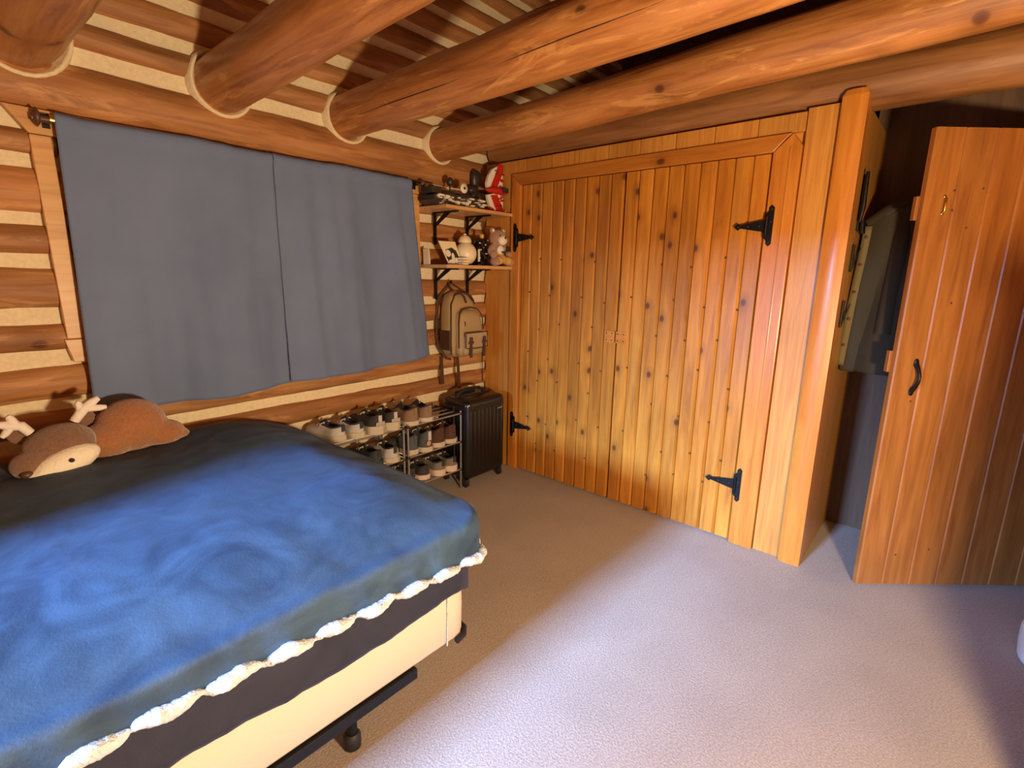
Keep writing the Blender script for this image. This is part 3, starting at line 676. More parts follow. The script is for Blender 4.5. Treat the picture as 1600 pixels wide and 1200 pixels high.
# ---------------------------------------------------------------- backpack hanging on the wall
o = thing('backpack', (2.56, 2.78, 1.40), 'tan canvas backpack with brown straps hanging below the shelves', 'backpack')
def sblock(x0, x1, y0, y1, z0, z1, pw=4.0, n=32, m=16, top=0.75, yt_=0.6):
    # soft block: superellipse sections, narrowed at the top
    cx, cy = (x0+x1)/2, (y0+y1)/2; mb = MB(); vs = []
    for j in range(m+1):
        t = j/m; z = lerp(z0, z1, t)
        s = (1-abs(2*t-1)**5)**(1/3.2); k = s*lerp(1, top, max(0, (t-.55)/.45)**1.6); ky = s*lerp(1, yt_, max(0, (t-.4)/.6)**1.5)
        k = max(k, .05); ky = max(ky, .05)
        for i in range(n):
            a = 2*math.pi*i/n; c, q = math.cos(a), math.sin(a)
            px = (abs(c)**(2/pw))*(1 if c > 0 else -1); py = (abs(q)**(2/pw))*(1 if q > 0 else -1)
            vs.append((cx+(x1-x0)/2*px*k, y1-(y1-y0)*.5*ky+(y1-y0)/2*py*ky*1.0, z))
    vs = [tuple(Vector(p)+noise.noise_vector(Vector(p)*14)*.006) for p in vs]
    mb.add(vs, [(j*n+i, j*n+(i+1) % n, (j+1)*n+(i+1) % n, (j+1)*n+i) for j in range(m) for i in range(n)]+[tuple(range(n-1, -1, -1)), tuple(range(m*n, (m+1)*n))], True)
    return mb
sblock(2.385, 2.665, 2.625, 2.79, 0.885, 1.375).build('body', 'canvas', o)
fp = sblock(2.415, 2.652, 2.585, 2.68, 0.90, 1.255, top=.9, yt_=.7).build('front_pocket', 'canvas', o)
# piping round the front pocket and zip
def lineloop(pts, rr, name, mat, par): return MB().tube(pts, rr, 6).build(name, mat, par)
zp = [(2.418, 2.602, 0.98), (2.416, 2.60, 1.15), (2.43, 2.606, 1.215), (2.47, 2.622, 1.247), (2.55, 2.625, 1.258), (2.615, 2.622, 1.247), (2.648, 2.606, 1.20), (2.655, 2.60, 1.10)]
lineloop(zp, .005, 'zip', 'leather', fp)
zp = [(2.398, 2.66, 0.93), (2.392, 2.655, 1.16), (2.41, 2.672, 1.28), (2.47, 2.70, 1.345), (2.54, 2.70, 1.362), (2.60, 2.70, 1.345), (2.648, 2.68, 1.28)]
lineloop(zp, .006, 'main_zip', 'leather', o)
lp = sblock(2.440, 2.645, 2.562, 2.66, 0.915, 1.085, top=.98, yt_=.95).build('lower_pocket', 'canvas', o)
fl_ = MB().box(2.438, 2.648, 2.553, 2.566, 0.98, 1.09, .005).build('flap', 'canvas', o)
lineloop([(2.438, 2.551, 1.088), (2.438, 2.551, .982), (2.54, 2.549, .976), (2.648, 2.551, .982), (2.648, 2.551, 1.088), (2.438, 2.551, 1.088)], .0035, 'piping', 'leather', fl_)
for x in (2.482, 2.612):
    b_ = MB(); b_.box(x-.011, x+.011, 2.543, 2.551, 0.915, 1.05); b_.box(x-.024, x+.024, 2.541, 2.548, 1.012, 1.028, .002); b_.box(x-.013, x+.013, 2.540, 2.547, 1.03, 1.058, .003)
    st = b_.build('buckle_strap', 'leather', fl_)
mb = MB(); mb.box(2.378, 2.392, 2.655, 2.765, 0.96, 1.10, .006); mb.build('side_pocket', 'leather', o)
mb = MB(); mb.box(2.468, 2.474, 2.593, 2.60, 1.13, 1.165); mb.build('logo_mark', 'leather', o)
mb = MB(); mb.tube([(2.49, 2.74, 1.37), (2.475, 2.77, 1.41), (2.50, 2.785, 1.44), (2.53, 2.77, 1.41), (2.60, 2.73, 1.36)], .008, 8, flat=.5); mb.tube([(2.52, 2.70, 1.36), (2.53, 2.665, 1.33), (2.525, 2.64, 1.29)], .006, 8); mb.tube([(2.57, 2.70, 1.36), (2.59, 2.66, 1.335), (2.60, 2.64, 1.30)], .006, 8)
mb.build('carry_loop', 'leather', o)
mb = MB()
mb.tube([(2.50, 2.785, 1.42), (2.41, 2.79, 1.34), (2.385, 2.79, 1.25), (2.37, 2.785, 1.05), (2.37, 2.76, .98), (2.40, 2.72, .90), (2.43, 2.70, .89)], .011, 8, flat=.4)
mb.build('shoulder_strap', 'leather', o)
mb = MB(); mb.prism([(2.395, .90), (2.415, .90), (2.425, .70), (2.385, .70)], (0, 2.77, 0), (1, 0, 0), (0, 0, 1), (0, 1, 0), .004); mb.build('hanging_strap', 'leather', o)
mb = MB(); mb.prism([(2.50, .93), (2.522, .93), (2.545, .66), (2.515, .66)], (0, 2.72, 0), (1, 0, 0), (0, 0, 1), (0, 1, 0), .004); mb.build('hanging_strap', 'leather', o)
mb = MB(); mb.tube([(2.50, 2.82, 1.425), (2.50, 2.77, 1.425), (2.50, 2.765, 1.445)], .004, 8); tag(mb.build('wall_hook', 'iron', org=(2.50, 2.80, 1.425)), 'small dark wall nail holding the backpack loop', 'hook')
mb = MB(); mb.tube([(2.835, 2.785, .90), (2.84, 2.785, .66)], .003, 6); tag(mb.build('cord', 'iron', org=(2.84, 2.785, .66)), 'thin dark cord hanging by the closet board', 'cord')

# ---------------------------------------------------------------- suitcase
o = thing('suitcase', (2.53, 2.57, 0), 'black ribbed hard-shell suitcase standing between rack and closet', 'suitcase')
bm = bmesh.new(); bmesh.ops.create_cube(bm, size=1)
X0, X1, Y0, Y1, Z0, Z1 = 2.342, 2.742, 2.445, 2.715, .05, .635
for q in bm.verts: q.co = Vector(((X0+X1)/2+q.co.x*(X1-X0), (Y0+Y1)/2+q.co.y*(Y1-Y0), (Z0+Z1)/2+q.co.z*(Z1-Z0)))
bmesh.ops.bevel(bm, geom=bm.edges[:], offset=.055, segments=6, affect='EDGES', profile=.6)
bm.verts.index_update(); mb = MB().add([q.co[:] for q in bm.verts], [[l.index for l in f.verts] for f in bm.faces], True); bm.free()
mb.build('shell', 'case', o)
for i in range(9):
    x = 2.385+i*.039
    MB().tube([(x, Y0+.012, Z0+.04), (x, Y0+.004, Z0+.08), (x, Y0+.004, Z1-.085), (x, Y0+.016, Z1-.04)], .007, 8).build('rib', 'case', o)
for i in range(5):
    y = 2.50+i*.04
    MB().tube([(X0+.012, y, Z0+.04), (X0+.004, y, Z0+.08), (X0+.004, y, Z1-.085), (X0+.014, y, Z1-.04)], .007, 8).build('side_rib', 'case', o)
mb = MB(); zz = []
for i in range(10): mb.ell((2.385+i*.035, Y0+.012, Z1-.026), (.005, .003, .003), n=8, m=6)  # bright dots standing for glints along the zip
tag(mb.build('zip_glints', 'chrome', o), kind='stuff')
MB().tube([(X0+.0, Y0+.13, Z0+.05), (X0-.003, Y0+.13, Z1-.06), (X0+.05, Y0+.13, Z1+.003), (X1-.05, Y0+.13, Z1+.003), (X1+.0, Y0+.13, Z1-.06)], .006, 8).build('zip', 'rubber', o)
hp = [(2.39, 2.60, .63), (2.40, 2.60, .652), (2.44, 2.60, .672), (2.525, 2.60, .680), (2.61, 2.60, .672), (2.65, 2.60, .652), (2.66, 2.60, .63)]
MB().tube(hp, .012, 10, flat=1.2).build('handle', 'rubber', o)
mb = MB(); mb.box(2.46, 2.63, 2.655, 2.70, .63, .652, .008); mb.build('handle_housing', 'rubber', o)
MB().box(2.64, 2.69, Y0-.012, Y0-.005, .535, .545, .001).build('badge', 'chrome', o)
MB().ell((2.375, Y0+.01, Z1-.035), (.010, .006, .010), n=10, m=8).build('lock_button', 'chrome', o)
for (x, y) in ((2.36, 2.475), (2.70, 2.475), (2.36, 2.685), (2.70, 2.685)):
    wq = MB(); wq.tube([(x-.012, y, .024), (x+.012, y, .024)], .024, 14); wq.box(x-.018, x+.018, y-.018, y+.018, .03, .06, .004); wq.build('wheel', 'rubber', o)

# ---------------------------------------------------------------- shoe racks
def rack(x0, x1, label):
    o = thing('shoe_rack', ((x0+x1)/2, 2.64, 0), label, 'shoe rack', 'tubular shoe racks along the log wall')
    for x in (x0, x1):
        for y in (2.49, 2.775): MB().tube([(x, y, 0), (x, y, .57)], .0075, 10).build('upright', 'chrome', o)
        for z in (.143, .346, .55): MB().tube([(x, 2.49, z), (x, 2.775, z+.0)], .006, 8).build('side_bar', 'rubber', o)
    for z in (.143, .346, .55):
        for y in (2.49, 2.56, 2.63, 2.70, 2.77): MB().tube([(x0, y, z), (x1, y, z)], .0065, 8).build('shelf_bar', 'chrome', o)
    for x in (x0, x1):
        for z in (.143, .346, .55): MB().ell((x, 2.49, z), (.012, .012, .012), n=10, m=8).build('joint', 'rubber', o)
    return o
rack(1.875, 2.325, 'right-hand tubular shoe rack beside the suitcase'); rack(1.22, 1.842, 'left-hand tubular shoe rack partly behind the bed')

def shoe(x, z, label, upper='s_white', sole='offwhite', lin='s_dark', lace='lace', y0=2.50, rz=0.0, L=.285, W=.095, hh=.075, collar=.085, solh=.026, tab=None, patch=None, group=None, chunky=False):
    o = thing('shoe', (x, y0, z+.0065), label, 'shoe', group, rz)
    def halfw(t): return W/2*(0.72+0.28*math.sin(min(t, .12)/.12*math.pi/2) - .16*math.exp(-((t-.42)/.16)**2)+.10*math.exp(-((t-.72)/.16)**2))*(math.sqrt(max(.18, 1-((.16-t)/.165)**2)) if t < .16 else 1)*(1 if t < .85 else math.sqrt(max(0.0, 1-((t-.85)/.155)**2)))
    n = 22; ts = [i/(n-1) for i in range(n)]
    # sole
    vs = []; m = 10
    for t in ts:
        hw = max(.004, halfw(t))*1.07; yy = t*L - .004
        rise = .012*max(0, (t-.8)/.2)**2; sh = solh*(1.25-.45*t)
        vs += [(-hw, yy, rise), (hw, yy, rise), (hw*1.03, yy, rise+sh*.5), (hw, yy, rise+sh), (-hw, yy, rise+sh), (-hw*1.03, yy, rise+sh*.5)]
    MB().add(vs, [(i*6+k, i*6+(k+1) % 6, (i+1)*6+(k+1) % 6, (i+1)*6+k) for i in range(n-1) for k in range(6)]+[(0,1,2,3,4,5), tuple((n-1)*6+k for k in range(6))], False).build('sole', sole, o, local=True)
    # upper: two curved sides meeting over the toe, open at the collar
    def top(t):
        if t < .45: return solh+collar*(1-.22*math.sin(t/.45*math.pi))*(1-.15*(t/.45))
        return solh+lerp(collar*.85, hh*.42, ((t-.45)/.55)**.8)*(1 if t < .9 else math.sqrt(max(.05, 1-((t-.9)/.11)**2)))
    def gap(t):
        if t < .05: return t/.05*.6
        if t < .5: return .62
        if t < .66: return .62*(1-(t-.5)/.16)
        return 0
    vs = []; m = 13
    for t in ts:
        hw = max(.003, halfw(t)); H = top(t); g = gap(t); yy = t*L+(.004 if t > 0 else .0)
        base = solh*(1.2-.45*t)
        for k in range(m):
            q = k/(m-1)*2-1; aq = abs(q); sg = 1 if q > 0 else -1
            if g > 0.01:
                xx = hw*lerp(g, 1, min(1, aq*1.0+.0)**.7) if aq > .05 else hw*g
                zz = lerp(H, base, aq**2.0)
                xx = hw*(g+(1-g)*math.sin(aq*math.pi/2)); vs.append((sg*xx if aq > .001 else 0, yy, zz if aq > .001 else base+.015))
            else:
                vs.append((hw*math.sin(q*math.pi/2), yy, base+(H-base)*math.cos(q*math.pi/2)**.8))
    mb = MB(); fo = []; fl = []
    mid = m//2
    for i in range(n-1):
        for k in range(m-1):
            f = (i*m+k, i*m+k+1, (i+1)*m+k+1, (i+1)*m+k)
            if k in (mid-1, mid) and gap(ts[i]) > .01: fl.append(f)
            else: fo.append(f)
    mb.add(vs, fo+[tuple(range(m))], True); up = mb.build('upper', upper, o, local=True)
    MB().add(vs, fl, True).build('lining', lin, o, local=True)
    # collar roll
    cp = [(-halfw(t)*gap(t), t*L, top(t)) for t in ts if .02 < t < .52]; cp = cp[::-1]+[(0, .002, top(0))]+[(-p[0], p[1], p[2]) for p in cp]
    MB().tube(cp, .006, 8).build('collar', lin if upper != lin else upper, o, local=True)
    # tongue and laces
    mb = MB(); mb.tube([(0, .66*L, top(.66)), (0, .56*L, top(.56)+.004), (0, .46*L, top(.45)+.006), (0, .43*L, top(.45)+.012)], [.012, .018, .022, .018], 8, flat=.3); mb.build('tongue', lin, o, local=True)
    mb = MB()
    for t in (.50, .55, .60, .65):
        hw = halfw(t)*.45; mb.tube([(-hw, t*L, top(t)-.002), (0, t*L, top(t)+.008), (hw, (t+.02)*L, top(t)-.002)], .0028, 6)
    for s in (-1, 1): mb.tube([(0, .5*L, top(.5)+.01), (s*.022, .47*L, top(.5)+.014), (s*.034, .5*L, top(.5)+.004), (s*.03, .55*L, top(.5)-.016)], .0024, 6)
    mb.build('laces', lace, o, local=True)
    mb = MB(); mb.box(-.012, .012, -.006, .0, solh+collar*.45, solh+collar*.98, .002); mb.build('heel_tab', tab or lin, o, local=True)
    if chunky: MB().box(-W*.30, W*.30, -.007, -.001, solh*1.3, solh*1.3+.022, .004).build('heel_cup', 'sole_grey', o, local=True)
    if patch: MB().lathe([(.016, 0), (.016, .003)], (-.012, -.008, solh+.035), 'y', 18).build('round_patch', patch, o, local=True)
    return o
T1, T2, T3 = .55, .346, .143
shoe(1.45, T1, 'white running shoe with navy details, leftmost on the top rack', 's_white', 'offwhite', 's_navy', y0=2.52, rz=R(12), tab='s_navy', collar=.065)
shoe(1.555, T1, 'white running shoe with navy details, second from the left on top', 's_white', 'offwhite', 's_navy', y0=2.50, rz=R(5), tab='s_navy', collar=.065)
shoe(1.665, T1, 'thick-soled grey and black trainer, left of its pair on top rack', 's_dark', 'offwhite', 's_dark', y0=2.475, rz=R(2), solh=.042, collar=.075, W=.105, tab='s_white', chunky=True)
shoe(1.775, T1, 'thick-soled grey and black trainer, right of its pair on top rack', 's_dark', 'offwhite', 's_dark', y0=2.475, rz=R(-3), solh=.042, collar=.075, W=.10, tab='s_white', chunky=True)
shoe(1.925, T1, 'taupe suede boot, left of its pair on the top rack', 's_tan', 'offwhite', 's_dark', y0=2.475, rz=R(2), solh=.022, collar=.092, W=.108, lace='s_dark', tab='s_tan')
shoe(2.04, T1, 'taupe suede boot, right of its pair on the top rack', 's_tan', 'offwhite', 's_dark', y0=2.475, rz=R(-4), solh=.022, collar=.088, W=.10, lace='s_dark', tab='s_tan')
shoe(1.94, T2, 'slate high sneaker half hidden behind the rack post', 's_steel', 'offwhite', 's_steel', y0=2.50, rz=R(3), collar=.10, L=.26, lace='s_white')
shoe(2.035, T2, 'slate high sneaker with a round orange heel patch', 's_steel', 'offwhite', 's_steel', y0=2.475, rz=R(-2), collar=.115, L=.27, patch='patch', tab='s_white')
shoe(2.155, T2, 'brown suede shoe on the middle tier, left of its pair', 's_brown', 'offwhite', 's_brown', y0=2.49, rz=R(2), collar=.105, W=.105, lace='lace', tab='s_brown', L=.26)
shoe(2.26, T2, 'brown suede shoe on the middle tier, right of its pair', 's_brown', 'offwhite', 's_brown', y0=2.49, rz=R(-2), collar=.105, W=.10, lace='lace', tab='s_brown', L=.26)
shoe(1.94, T3, 'dark sneaker on the bottom tier, furthest left', 's_dark', 'sole_pink', 's_dark', y0=2.53, rz=R(8), collar=.07, L=.26)
shoe(2.04, T3, 'dark sneaker on the bottom tier, second from the left', 's_dark', 'sole_pink', 's_dark', y0=2.51, rz=R(3), collar=.07, L=.26)
shoe(2.155, T3, 'grey sneaker with pale pink sole, left of the bottom pair', 's_grey', 'sole_pink', 's_dark', y0=2.485, rz=R(2), collar=.07, L=.27, solh=.034, tab='s_dark')
shoe(2.26, T3, 'grey sneaker with pale pink sole, right of the bottom pair', 's_grey', 'sole_pink', 's_dark', y0=2.485, rz=R(-2), collar=.07, L=.27, solh=.034, tab='s_dark')
shoe(1.66, T2, 'navy sneaker with white laces on the left rack middle tier', 's_navy', 's_navy', 's_dark', y0=2.49, rz=R(5), collar=.075)
shoe(1.765, T2, 'white and black sneaker on the left rack middle tier', 's_white', 'offwhite', 's_dark', y0=2.475, rz=R(-3), collar=.075, W=.10, tab='s_dark')

# ---------------------------------------------------------------- bed
BX0, BX1, BY0, BY1 = -0.85, 1.155, 1.19, 2.74
def rrect(x0, x1, y0, y1, rc, nper=240):
    # closed outline, dense, counter clockwise from near-head corner
    pts = []; cs = [((x1-rc), (y0+rc), -90), ((x1-rc), (y1-rc), 0), ((x0+rc), (y1-rc), 90), ((x0+rc), (y0+rc), 180)]
    segs = []
    ring = []
    for (cx, cy, a0) in cs:
        for i in range(9): a = R(a0+90*i/8); ring.append((cx+rc*math.cos(a), cy+rc*math.sin(a)))
    # resample evenly
    P = [Vector((*p, 0)) for p in ring]; P.append(P[0]); Ls = [0]
    for i in range(len(P)-1): Ls.append(Ls[-1]+(P[i+1]-P[i]).length)
    out = []; j = 0
    for k in range(nper):
        s = Ls[-1]*k/nper
        while Ls[j+1] < s: j += 1
        out.append(P[j].lerp(P[j+1], (s-Ls[j])/(Ls[j+1]-Ls[j])))
    return out
o = thing('metal_bedstead', (0.2, 1.96, 0), 'black metal bed frame with short legs under the box spring', 'bed')
MB().box(-0.85, 0.905, 1.185, 1.225, .168, .206, .002).build('side_rail', 'iron', o)
MB().box(-0.85, 0.905, 2.70, 2.74, .168, .206, .002).build('side_rail', 'iron', o)
MB().box(-.84, -.80, 1.19, 2.74, .168, .2, .002).build('end_rail', 'iron', o)
for x in (-.3, .70): MB().box(x-.02, x+.02, 1.2, 2.72, .172, .2, .002).build('cross_bar', 'iron', o)
for (x, y) in ((.70, 1.264), (-.45, 1.264), (.70, 2.66), (-.45, 2.66)):
    l = MB(); l.tube([(x, y, .17), (x, y, .05)], .017, 12); l = l.build('leg', 'iron', o)
    MB().lathe([(.020, .0), (.027, .004), (.027, .045), (.02, .055)], (x, y, 0), 'z', 16).build('foot_cap', 'rubber', l)
gp = [Vector((1.13, 1.20, .21)), Vector((1.155, 1.225, .21)), Vector((1.163, 1.30, .21))]
mb = MB(); mb.tube([(1.085, 1.187, .204), (1.125, 1.195, .204), (1.15, 1.22, .204), (1.158, 1.26, .204)], .012, 8); mb.build('corner_guard', 'rubber', o)
# box spring
def skirt(x0, x1, y0, y1, rc, z0, z1, bulge=0.0, n=240):
    ring = rrect(x0, x1, y0, y1, rc, n); vs = []; cx, cy = (x0+x1)/2, (y0+y1)/2; prof = [(0, -.012), (.06, -.002), (.5, bulge), (.94, -.002), (1, -.012)]
    for (t, off) in prof:
        for p in ring:
            dx = max(0, abs(p.x-cx)-((x1-x0)/2-rc))*(1 if p.x > cx else -1); dy = max(0, abs(p.y-cy)-((y1-y0)/2-rc))*(1 if p.y > cy else -1)
            nv = Vector((dx, dy, 0)); nv = nv.normalized() if nv.length > 1e-6 else Vector((0, 0, 0))
            vs.append((p.x+nv.x*off, p.y+nv.y*off, lerp(z0, z1, t)))
    m = len(prof); return MB().add(vs, [(j*n+i, j*n+(i+1) % n, (j+1)*n+(i+1) % n, (j+1)*n+i) for j in range(m-1) for i in range(n)]+[tuple(range(n-1, -1, -1)), tuple(range((m-1)*n, m*n))], True)
o = thing('box_spring', (0.15, 1.96, .2), 'cream box spring showing below the dark sheet', 'box spring')
skirt(BX0, BX1, BY0, BY1, .075, .207, .44).build('cover', 'ticking', o)
MB().tube([(1.04, 1.188, .21), (1.043, 1.187, .43)], .003, 6).build('seam', 'sherpa', o)
mtt = thing('mattress', (0.15, 1.96, .44), 'thick mattress hidden under the blue blanket', 'mattress')
skirt(BX0+.02, BX1-.01, BY0+.02, BY1-.02, .09, .441, .60).build('mattress_body', 'ticking', mtt)

def drape(x0, x1, y0, y1, rc, ztop, hem, dome, mat, name, out=.03, scal=0.0, seed=0, wr=.008):
    """cloth over the bed: rings shrinking to the middle, then rolling over the edge down to the hem height hem(x,y)"""
    n = 300; ring = rrect(x0, x1, y0, y1, rc, n); cx, cy = (x0+x1)/2, (y0+y1)/2; vs = []
    hx, hy = (x1-x0)/2, (y1-y0)/2
    def nrm(p):
        dx = max(0, abs(p.x-cx)-(hx-rc))*(1 if p.x > cx else -1); dy = max(0, abs(p.y-cy)-(hy-rc))*(1 if p.y > cy else -1)
        v = Vector((dx, dy, 0)); return v.normalized() if v.length > 1e-6 else v
    NR = 30; rows = []
    for j in range(NR):
        k = .02+.98*(j/(NR-1))**.8
        row = []
        for p in ring:
            x = cx+(p.x-cx)*k; y = cy+(p.y-cy)*k
            z = ztop(x, y)+dome*(1-k**3)
            z += wr*(noise.noise(Vector((x*3, y*3, seed)))+.5*noise.noise(Vector((x*8, y*5, seed+3)))+.25*noise.noise(Vector((x*20, y*14, seed+6))))
            row.append((x, y, z))
        rows.append(row)
    NS = 16
    for j in range(1, NS+1):
        t = j/NS; row = []
        for i, p in enumerate(ring):
            nv = nrm(p); zt = ztop(p.x, p.y)+wr*(noise.noise(Vector((p.x*3, p.y*3, seed)))+.5*noise.noise(Vector((p.x*8, p.y*5, seed+3)))); zh = hem(p.x, p.y)
            s = i/n*60
            o_ = out*math.sin(min(1, t*2.2)*math.pi/2)
            fold = (.010+.012*abs(nv.x*nv.y)*2)*t*(noise.noise(Vector((s*1.1, t*.7, seed+8)))+.5*noise.noise(Vector((s*2.6, t, seed+2))))
            z = zt+(zh-zt)*(1-math.cos(t*math.pi/2)) if t < .3 else zt+(zh-zt)*((1-math.cos(.3*math.pi/2))+(t-.3)/.7*math.cos(.3*math.pi/2))
            if t == 1 and scal: z += scal*abs(math.sin(s*1.15*math.pi))*-1
            row.append((p.x+nv.x*(o_+fold), p.y+nv.y*(o_+fold), z))
        rows.append(row)
    for rw in rows: vs += rw
    m = len(rows)
    mb = MB().add(vs, [(j*n+i, j*n+(i+1) % n, (j+1)*n+(i+1) % n, (j+1)*n+i) for j in range(m-1) for i in range(n)]+[tuple(range(n))], True)
    return mb, rows[-1]
def top_z(x, y):
    e = min(1, max(0, (y-1.17)/.38)); f = min(1, max(0, (1.21-x)/.32))
    return .672+.078*(1-(1-e)**2)*(1-(1-f)**2)*(1-.25*max(0, (y-2.3)/.5))
def sheet_hem(x, y):
    if y < 1.4: return .405+.012*math.sin(x*7)+.02*math.exp(-((x-1.04)/.05)**2)*0+(-.055*max(0, (x-1.09)/.07) if x > 1.09 else 0)
    return .37
mb, _ = drape(-.86, 1.172, 1.180, 2.74, .10, lambda x, y: top_z(x, y)-.02, sheet_hem, .0, 'sheet', 'bed_sheet', out=.014, seed=4)
o = mb.build('bed_sheet', 'sheet', org=(0.15, 1.96, .70)); mod_solid(o, .004); tag(o, 'dark plush sheet hanging below the blue blanket', 'sheet')
def hem_z(x, y):
    if y < 1.45: return .578+.012*math.sin(x*5.5+.5)-.05*max(0, (x-.8)/.4)
    return .53
mb, hemrow = drape(-.86, 1.20, 1.175, 2.715, .12, top_z, hem_z, .03, 'blanket', 'blanket', out=.034, scal=.012, seed=11, wr=.011)
bl = thing('blanket', (0.15, 1.96, .72), 'large blue velvet blanket spread over the bed with white sherpa hem', 'blanket')
mod_solid(mb.build('cloth', 'blanket', bl), .008)
# sherpa trim: pinched lumpy roll along the hem
n = len(hemrow); pts = []; rad = []
for i in range(-110, 130):
    p = Vector(hemrow[i % n]); q = Vector(hemrow[(i+1) % n])
    for s_ in range(4):
        a = p.lerp(q, s_/4); s = (i+s_/4)/n*60; pts.append(a+Vector((0, 0, -.006))); rad.append(.006+.026*abs(math.sin(s*.90*math.pi+.6))**.6*(1+.22*noise.noise(a*60)))
mb = MB().tube(pts, rad, 12, flat=.6)
mb.v = [tuple(Vector(p)+noise.noise_vector(Vector(p)*90)*.004) for p in mb.v]
tag(mb.build('sherpa_trim', 'sherpa', bl), 'white fleecy rolled hem')

# bed end added to shade the bed head, and pillow, past the left edge
o = thing('shade_headboard', (-.93, 1.96, 0), 'plain wooden bed end added beyond the left edge to shade the bed', 'shade_headboard')
MB().box(-.95, -.91, 1.2, 2.70, .3, 1.02, .01).build('panel', 'door', o)
for y in (1.2, 2.66): MB().box(-.96, -.90, y, y+.05, 0, 1.06, .01).build('post', 'door', o)
o = thing('shade_cupboard', (-1.15, 2.2, 0), 'tall wooden cupboard added behind the head of the bed, unseen, to shade the far bed', 'cupboard')  # unseen block added to keep window light off the far bed
MB().box(-1.35, -.98, 1.60, 2.76, .0, 1.62, .01).build('body', 'door', o)
for y in (1.62, 2.19):
    dd = MB().box(-1.375, -1.35, y, y+.55, .05, 1.58, .006).build('door', 'stile', o); MB().ell((-1.385, y+.4, .9), (.014, .018, .018), n=12, m=8).build('knob', 'brass', dd)

mb = sblock(-.80, -.40, 2.0, 2.62, .72, .87, pw=3, top=.9, yt_=1.0); tag(mb.build('pillow', 'sherpa', org=(-.6, 2.3, .73)), 'white pillow at the head of the bed', 'pillow')
mb = sblock(-.30, .12, 2.36, 2.70, .715, .80, pw=3, top=.9, yt_=1.0); tag(mb.build('folded_throw', 'sheet', org=(-.1, 2.5, .72)), 'dark folded throw under the plush deer head', 'throw')

# ---------------------------------------------------------------- plush deer lying on the bed
o = thing('plush_deer', (0.42, 2.52, .75), 'brown plush deer with cream cheek and white antlers lying on the bed', 'plush toy')
mb = MB()
mb.ell((.50, 2.56, .845), (.13, .11, .115), (0, R(-8), 0)); mb.ell((.60, 2.53, .80), (.085, .075, .055)); mb.ell((.40, 2.52, .81), (.10, .09, .075)); mb.ell((.665, 2.52, .785), (.035, .03, .022))
mod_fuse(mb.build('body', 'plush_brown', o), .007, 6)
mb = MB(); mb.ell((.255, 2.47, .835), (.115, .095, .085), (0, R(-14), 0)); mb.ell((.165, 2.42, .80), (.06, .055, .05)); mb.ell((.345, 2.57, .90), (.05, .015, .035), (0, R(-30), 0)); mb.ell((.16, 2.53, .88), (.045, .015, .028), (0, R(30), 0))
hd = mod_fuse(mb.build('head', 'plush_head', o), .006, 6)
mb = MB(); mb.ell((.262, 2.385, .797), (.105, .045, .050), (R(-8), R(-16), R(6))); mb.ell((.185, 2.375, .768), (.052, .035, .026), (0, R(-10), 0)); mod_fuse(mb.build('cheek', 'plush_cream', hd), .005, 4)
MB().ell((.268, 2.336, .812), (.0085, .006, .0075), n=12, m=8).build('eye', 'rubber', hd)
MB().ell((.148, 2.366, .783), (.018, .014, .013), n=12, m=8).build('nose', 'brown_metal', hd)
mb = MB(); mb.tube([(.185, 2.49, .90), (.165, 2.49, .93), (.13, 2.49, .94), (.085, 2.49, .955)], [.016, .018, .017, .008], 10); mb.tube([(.155, 2.49, .93), (.14, 2.49, .965), (.135, 2.49, .975)], [.015, .013, .008], 10); mb.tube([(.14, 2.49, .935), (.12, 2.49, .91), (.11, 2.49, .90)], [.014, .012, .008], 10)
mb.build('antler', 'plush_white', hd)
mb = MB(); mb.tube([(.315, 2.52, .91), (.345, 2.52, .95), (.375, 2.52, .975), (.40, 2.52, .99)], [.016, .019, .017, .010], 10); mb.tube([(.35, 2.52, .955), (.40, 2.52, .95), (.42, 2.52, .95)], [.015, .013, .008], 10); mb.tube([(.34, 2.52, .945), (.335, 2.52, .98), (.33, 2.52, .985)], [.014, .012, .008], 10)
mb.build('antler', 'plush_white', hd)

# ---------------------------------------------------------------- coat in the recess, hooks
o = thing('hanging_coat', (3.25, .3, 1.9), 'olive coat hanging behind the open door, its cloth darkened for the door shadow', 'coat')
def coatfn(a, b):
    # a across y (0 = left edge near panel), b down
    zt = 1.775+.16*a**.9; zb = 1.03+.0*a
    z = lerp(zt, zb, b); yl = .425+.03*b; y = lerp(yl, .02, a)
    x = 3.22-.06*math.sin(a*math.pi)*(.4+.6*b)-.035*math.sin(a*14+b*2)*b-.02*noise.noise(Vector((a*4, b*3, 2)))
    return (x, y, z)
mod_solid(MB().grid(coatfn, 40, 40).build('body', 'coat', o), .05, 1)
mb = MB(); f = lambda b, k: Vector(coatfn(.02+.0*b, b))+Vector((-.035, -.012-k, 0))
vs = []; 
for i in range(24):
    b_ = i/23*.93+.03; p = Vector(coatfn(.03, b_)); vs += [tuple(p+Vector((-.062, .018, 0))), tuple(p+Vector((-.062, -.016, 0)))]
mod_solid(MB().add(vs, [(2*i, 2*i+1, 2*i+3, 2*i+2) for i in range(23)], True).build('placket', 'coat2', o), .01, 0)
mb = MB()
for b_ in (.10, .28, .46, .64, .82): p = Vector(coatfn(.03, b_)); mb.ell(p+Vector((-.070, .001, 0)), (.005, .008, .008), n=10, m=6)
mb.build('buttons', 'leather', o)
mb = MB(); pts = [Vector(coatfn(.40, .05+.7*i/10))+Vector((-.025, 0, 0)) for i in range(11)]
mb.tube(pts, [.03+.018*min(1, i/2) for i in range(11)], 12, flat=.9); mb.build('sleeve', 'coat', o)
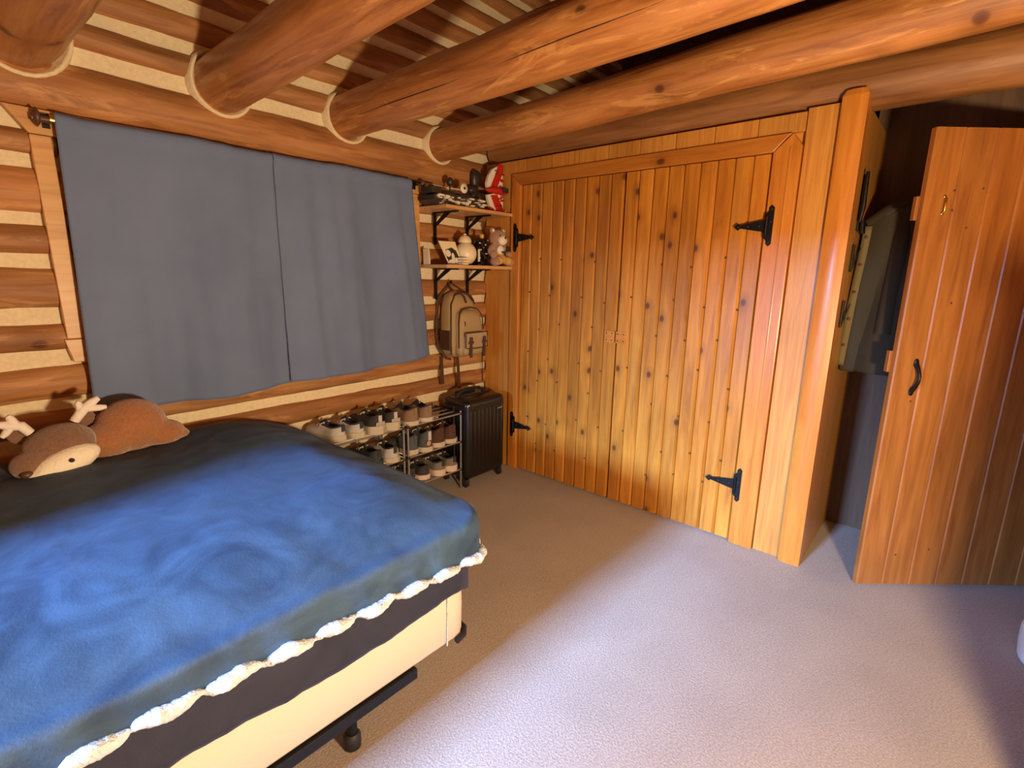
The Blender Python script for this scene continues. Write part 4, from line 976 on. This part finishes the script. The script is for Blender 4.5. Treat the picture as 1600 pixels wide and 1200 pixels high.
mb = MB(); mb.tube([(3.20, .42, 1.77), (3.19, .34, 1.82), (3.19, .26, 1.86)], [.03, .04, .035], 10); mb.build('collar', 'coat', o)
MB().tube([(3.20, .20, 1.88), (3.20, .14, 1.95), (3.20, .14, 2.0), (3.25, .12, 2.02), (3.57, .12, 2.0)], .006, 8).build('hanger_hook', 'iron', o)

def irons(x, z, hgt, label, big=True):
    o = thing('wall_bracket', (x, .45, z), label, 'iron bracket')
    MB().box(x-.012, x+.012, .441, .451, z-hgt/2, z+hgt/2, .003).build('plate', 'iron', o)
    mb = MB()
    if big:
        mb.tube([(x-.05, .43, z+hgt*.52), (x-.05, .428, z-hgt*.1), (x-.045, .435, z-hgt*.35)], [.008, .010, .006], 8); mb.tube([(x-.05, .432, z), (x, .445, z)], .006, 8); mb.tube([(x+.0, .43, z-hgt*.3), (x-.0, .425, z-hgt*.55)], [.012, .014], 8)
    else:
        mb.tube([(x, .445, z-hgt*.5), (x+.02, .42, z+hgt*.4)], .003, 6); mb.tube([(x, .445, z-hgt*.5), (x-.03, .425, z+hgt*.5)], .003, 6)
    mb.build('hook', 'iron', o); return o
irons(3.06, 1.86, .26, 'tall black iron bracket on the closet side')
irons(3.04, 1.60, .13, 'upper thin wire hook on the closet side', False)
irons(2.99, 1.33, .13, 'lower thin wire hook on the closet side', False)

# bright cloth at the right edge
mb = sblock(2.62, 2.95, -.60, -.385, 0.0, .13, pw=2.6, top=.7, yt_=.8)
tag(mb.build('white_bundle', 'bag', org=(2.78, -.5, 0)), 'white cloth bundle on the carpet at the right edge', 'cloth')
# lamp that gives the warm light, out of view, above a dish added to dim the near floor
lt_ = thing('floor_lamp', (0.67, -.62, 0), 'low floor lamp outside the picture, with a glass dish added to dim the floor', 'lamp')
MB().lathe([(.11, 0), (.11, .015), (.02, .03), (.012, .05), (.012, .78), (.03, .80), (.03, .815)], (.67, -.62, 0), 'z', 20).build('stand', 'iron', lt_)
gm = bpy.data.materials.new('dimming_glass'); gm.use_nodes = True; gn = gm.node_tree; gb = gn.nodes['Principled BSDF']
gb.inputs['Roughness'].default_value = 0.1; gb.inputs['Base Color'].default_value = (.2, .2, .2, 1)
gt_ = gn.nodes.new('ShaderNodeBsdfTransparent'); gt_.inputs[0].default_value = (.62, .60, .58, 1); gx = gn.nodes.new('ShaderNodeMixShader'); gx.inputs[0].default_value = .12
gn.links.new(gt_.outputs[0], gx.inputs[1]); gn.links.new(gb.outputs[0], gx.inputs[2]); gn.links.new(gx.outputs[0], gn.nodes['Material Output'].inputs[0])
def dishf(a, b_):
    an = 2*math.pi*a; rr = .01+.31*b_; return (.67+rr*math.cos(an), -.62+rr*math.sin(an), .815+.055*b_**2)
MB().grid(dishf, 33, 8).build('added_dimmer_dish', gm, lt_)  # added under the bulb to dim light on the near carpet

o = thing('shade_dresser', (1.87, -.8, 0), 'wooden drawer block added beyond the right edge of the picture to shade the open door', 'shade_dresser')  # unseen block added to shade the lower right of the open door
MB().box(1.56, 2.2, -1.25, -.42, .05, 1.22, .01).build('body', 'door', o)
MB().box(1.54, 2.22, -1.27, -.40, 1.22, 1.25, .006).build('top', 'door', o)
for z in (.12, .40, .68):
    dr = MB().box(2.195, 2.215, -1.2, -.5, z, z+.25, .006).build('drawer', 'stile', o)
    MB().ell((2.225, -.85, z+.125), (.014, .018, .018), n=12, m=8).build('knob', 'brass', dr)
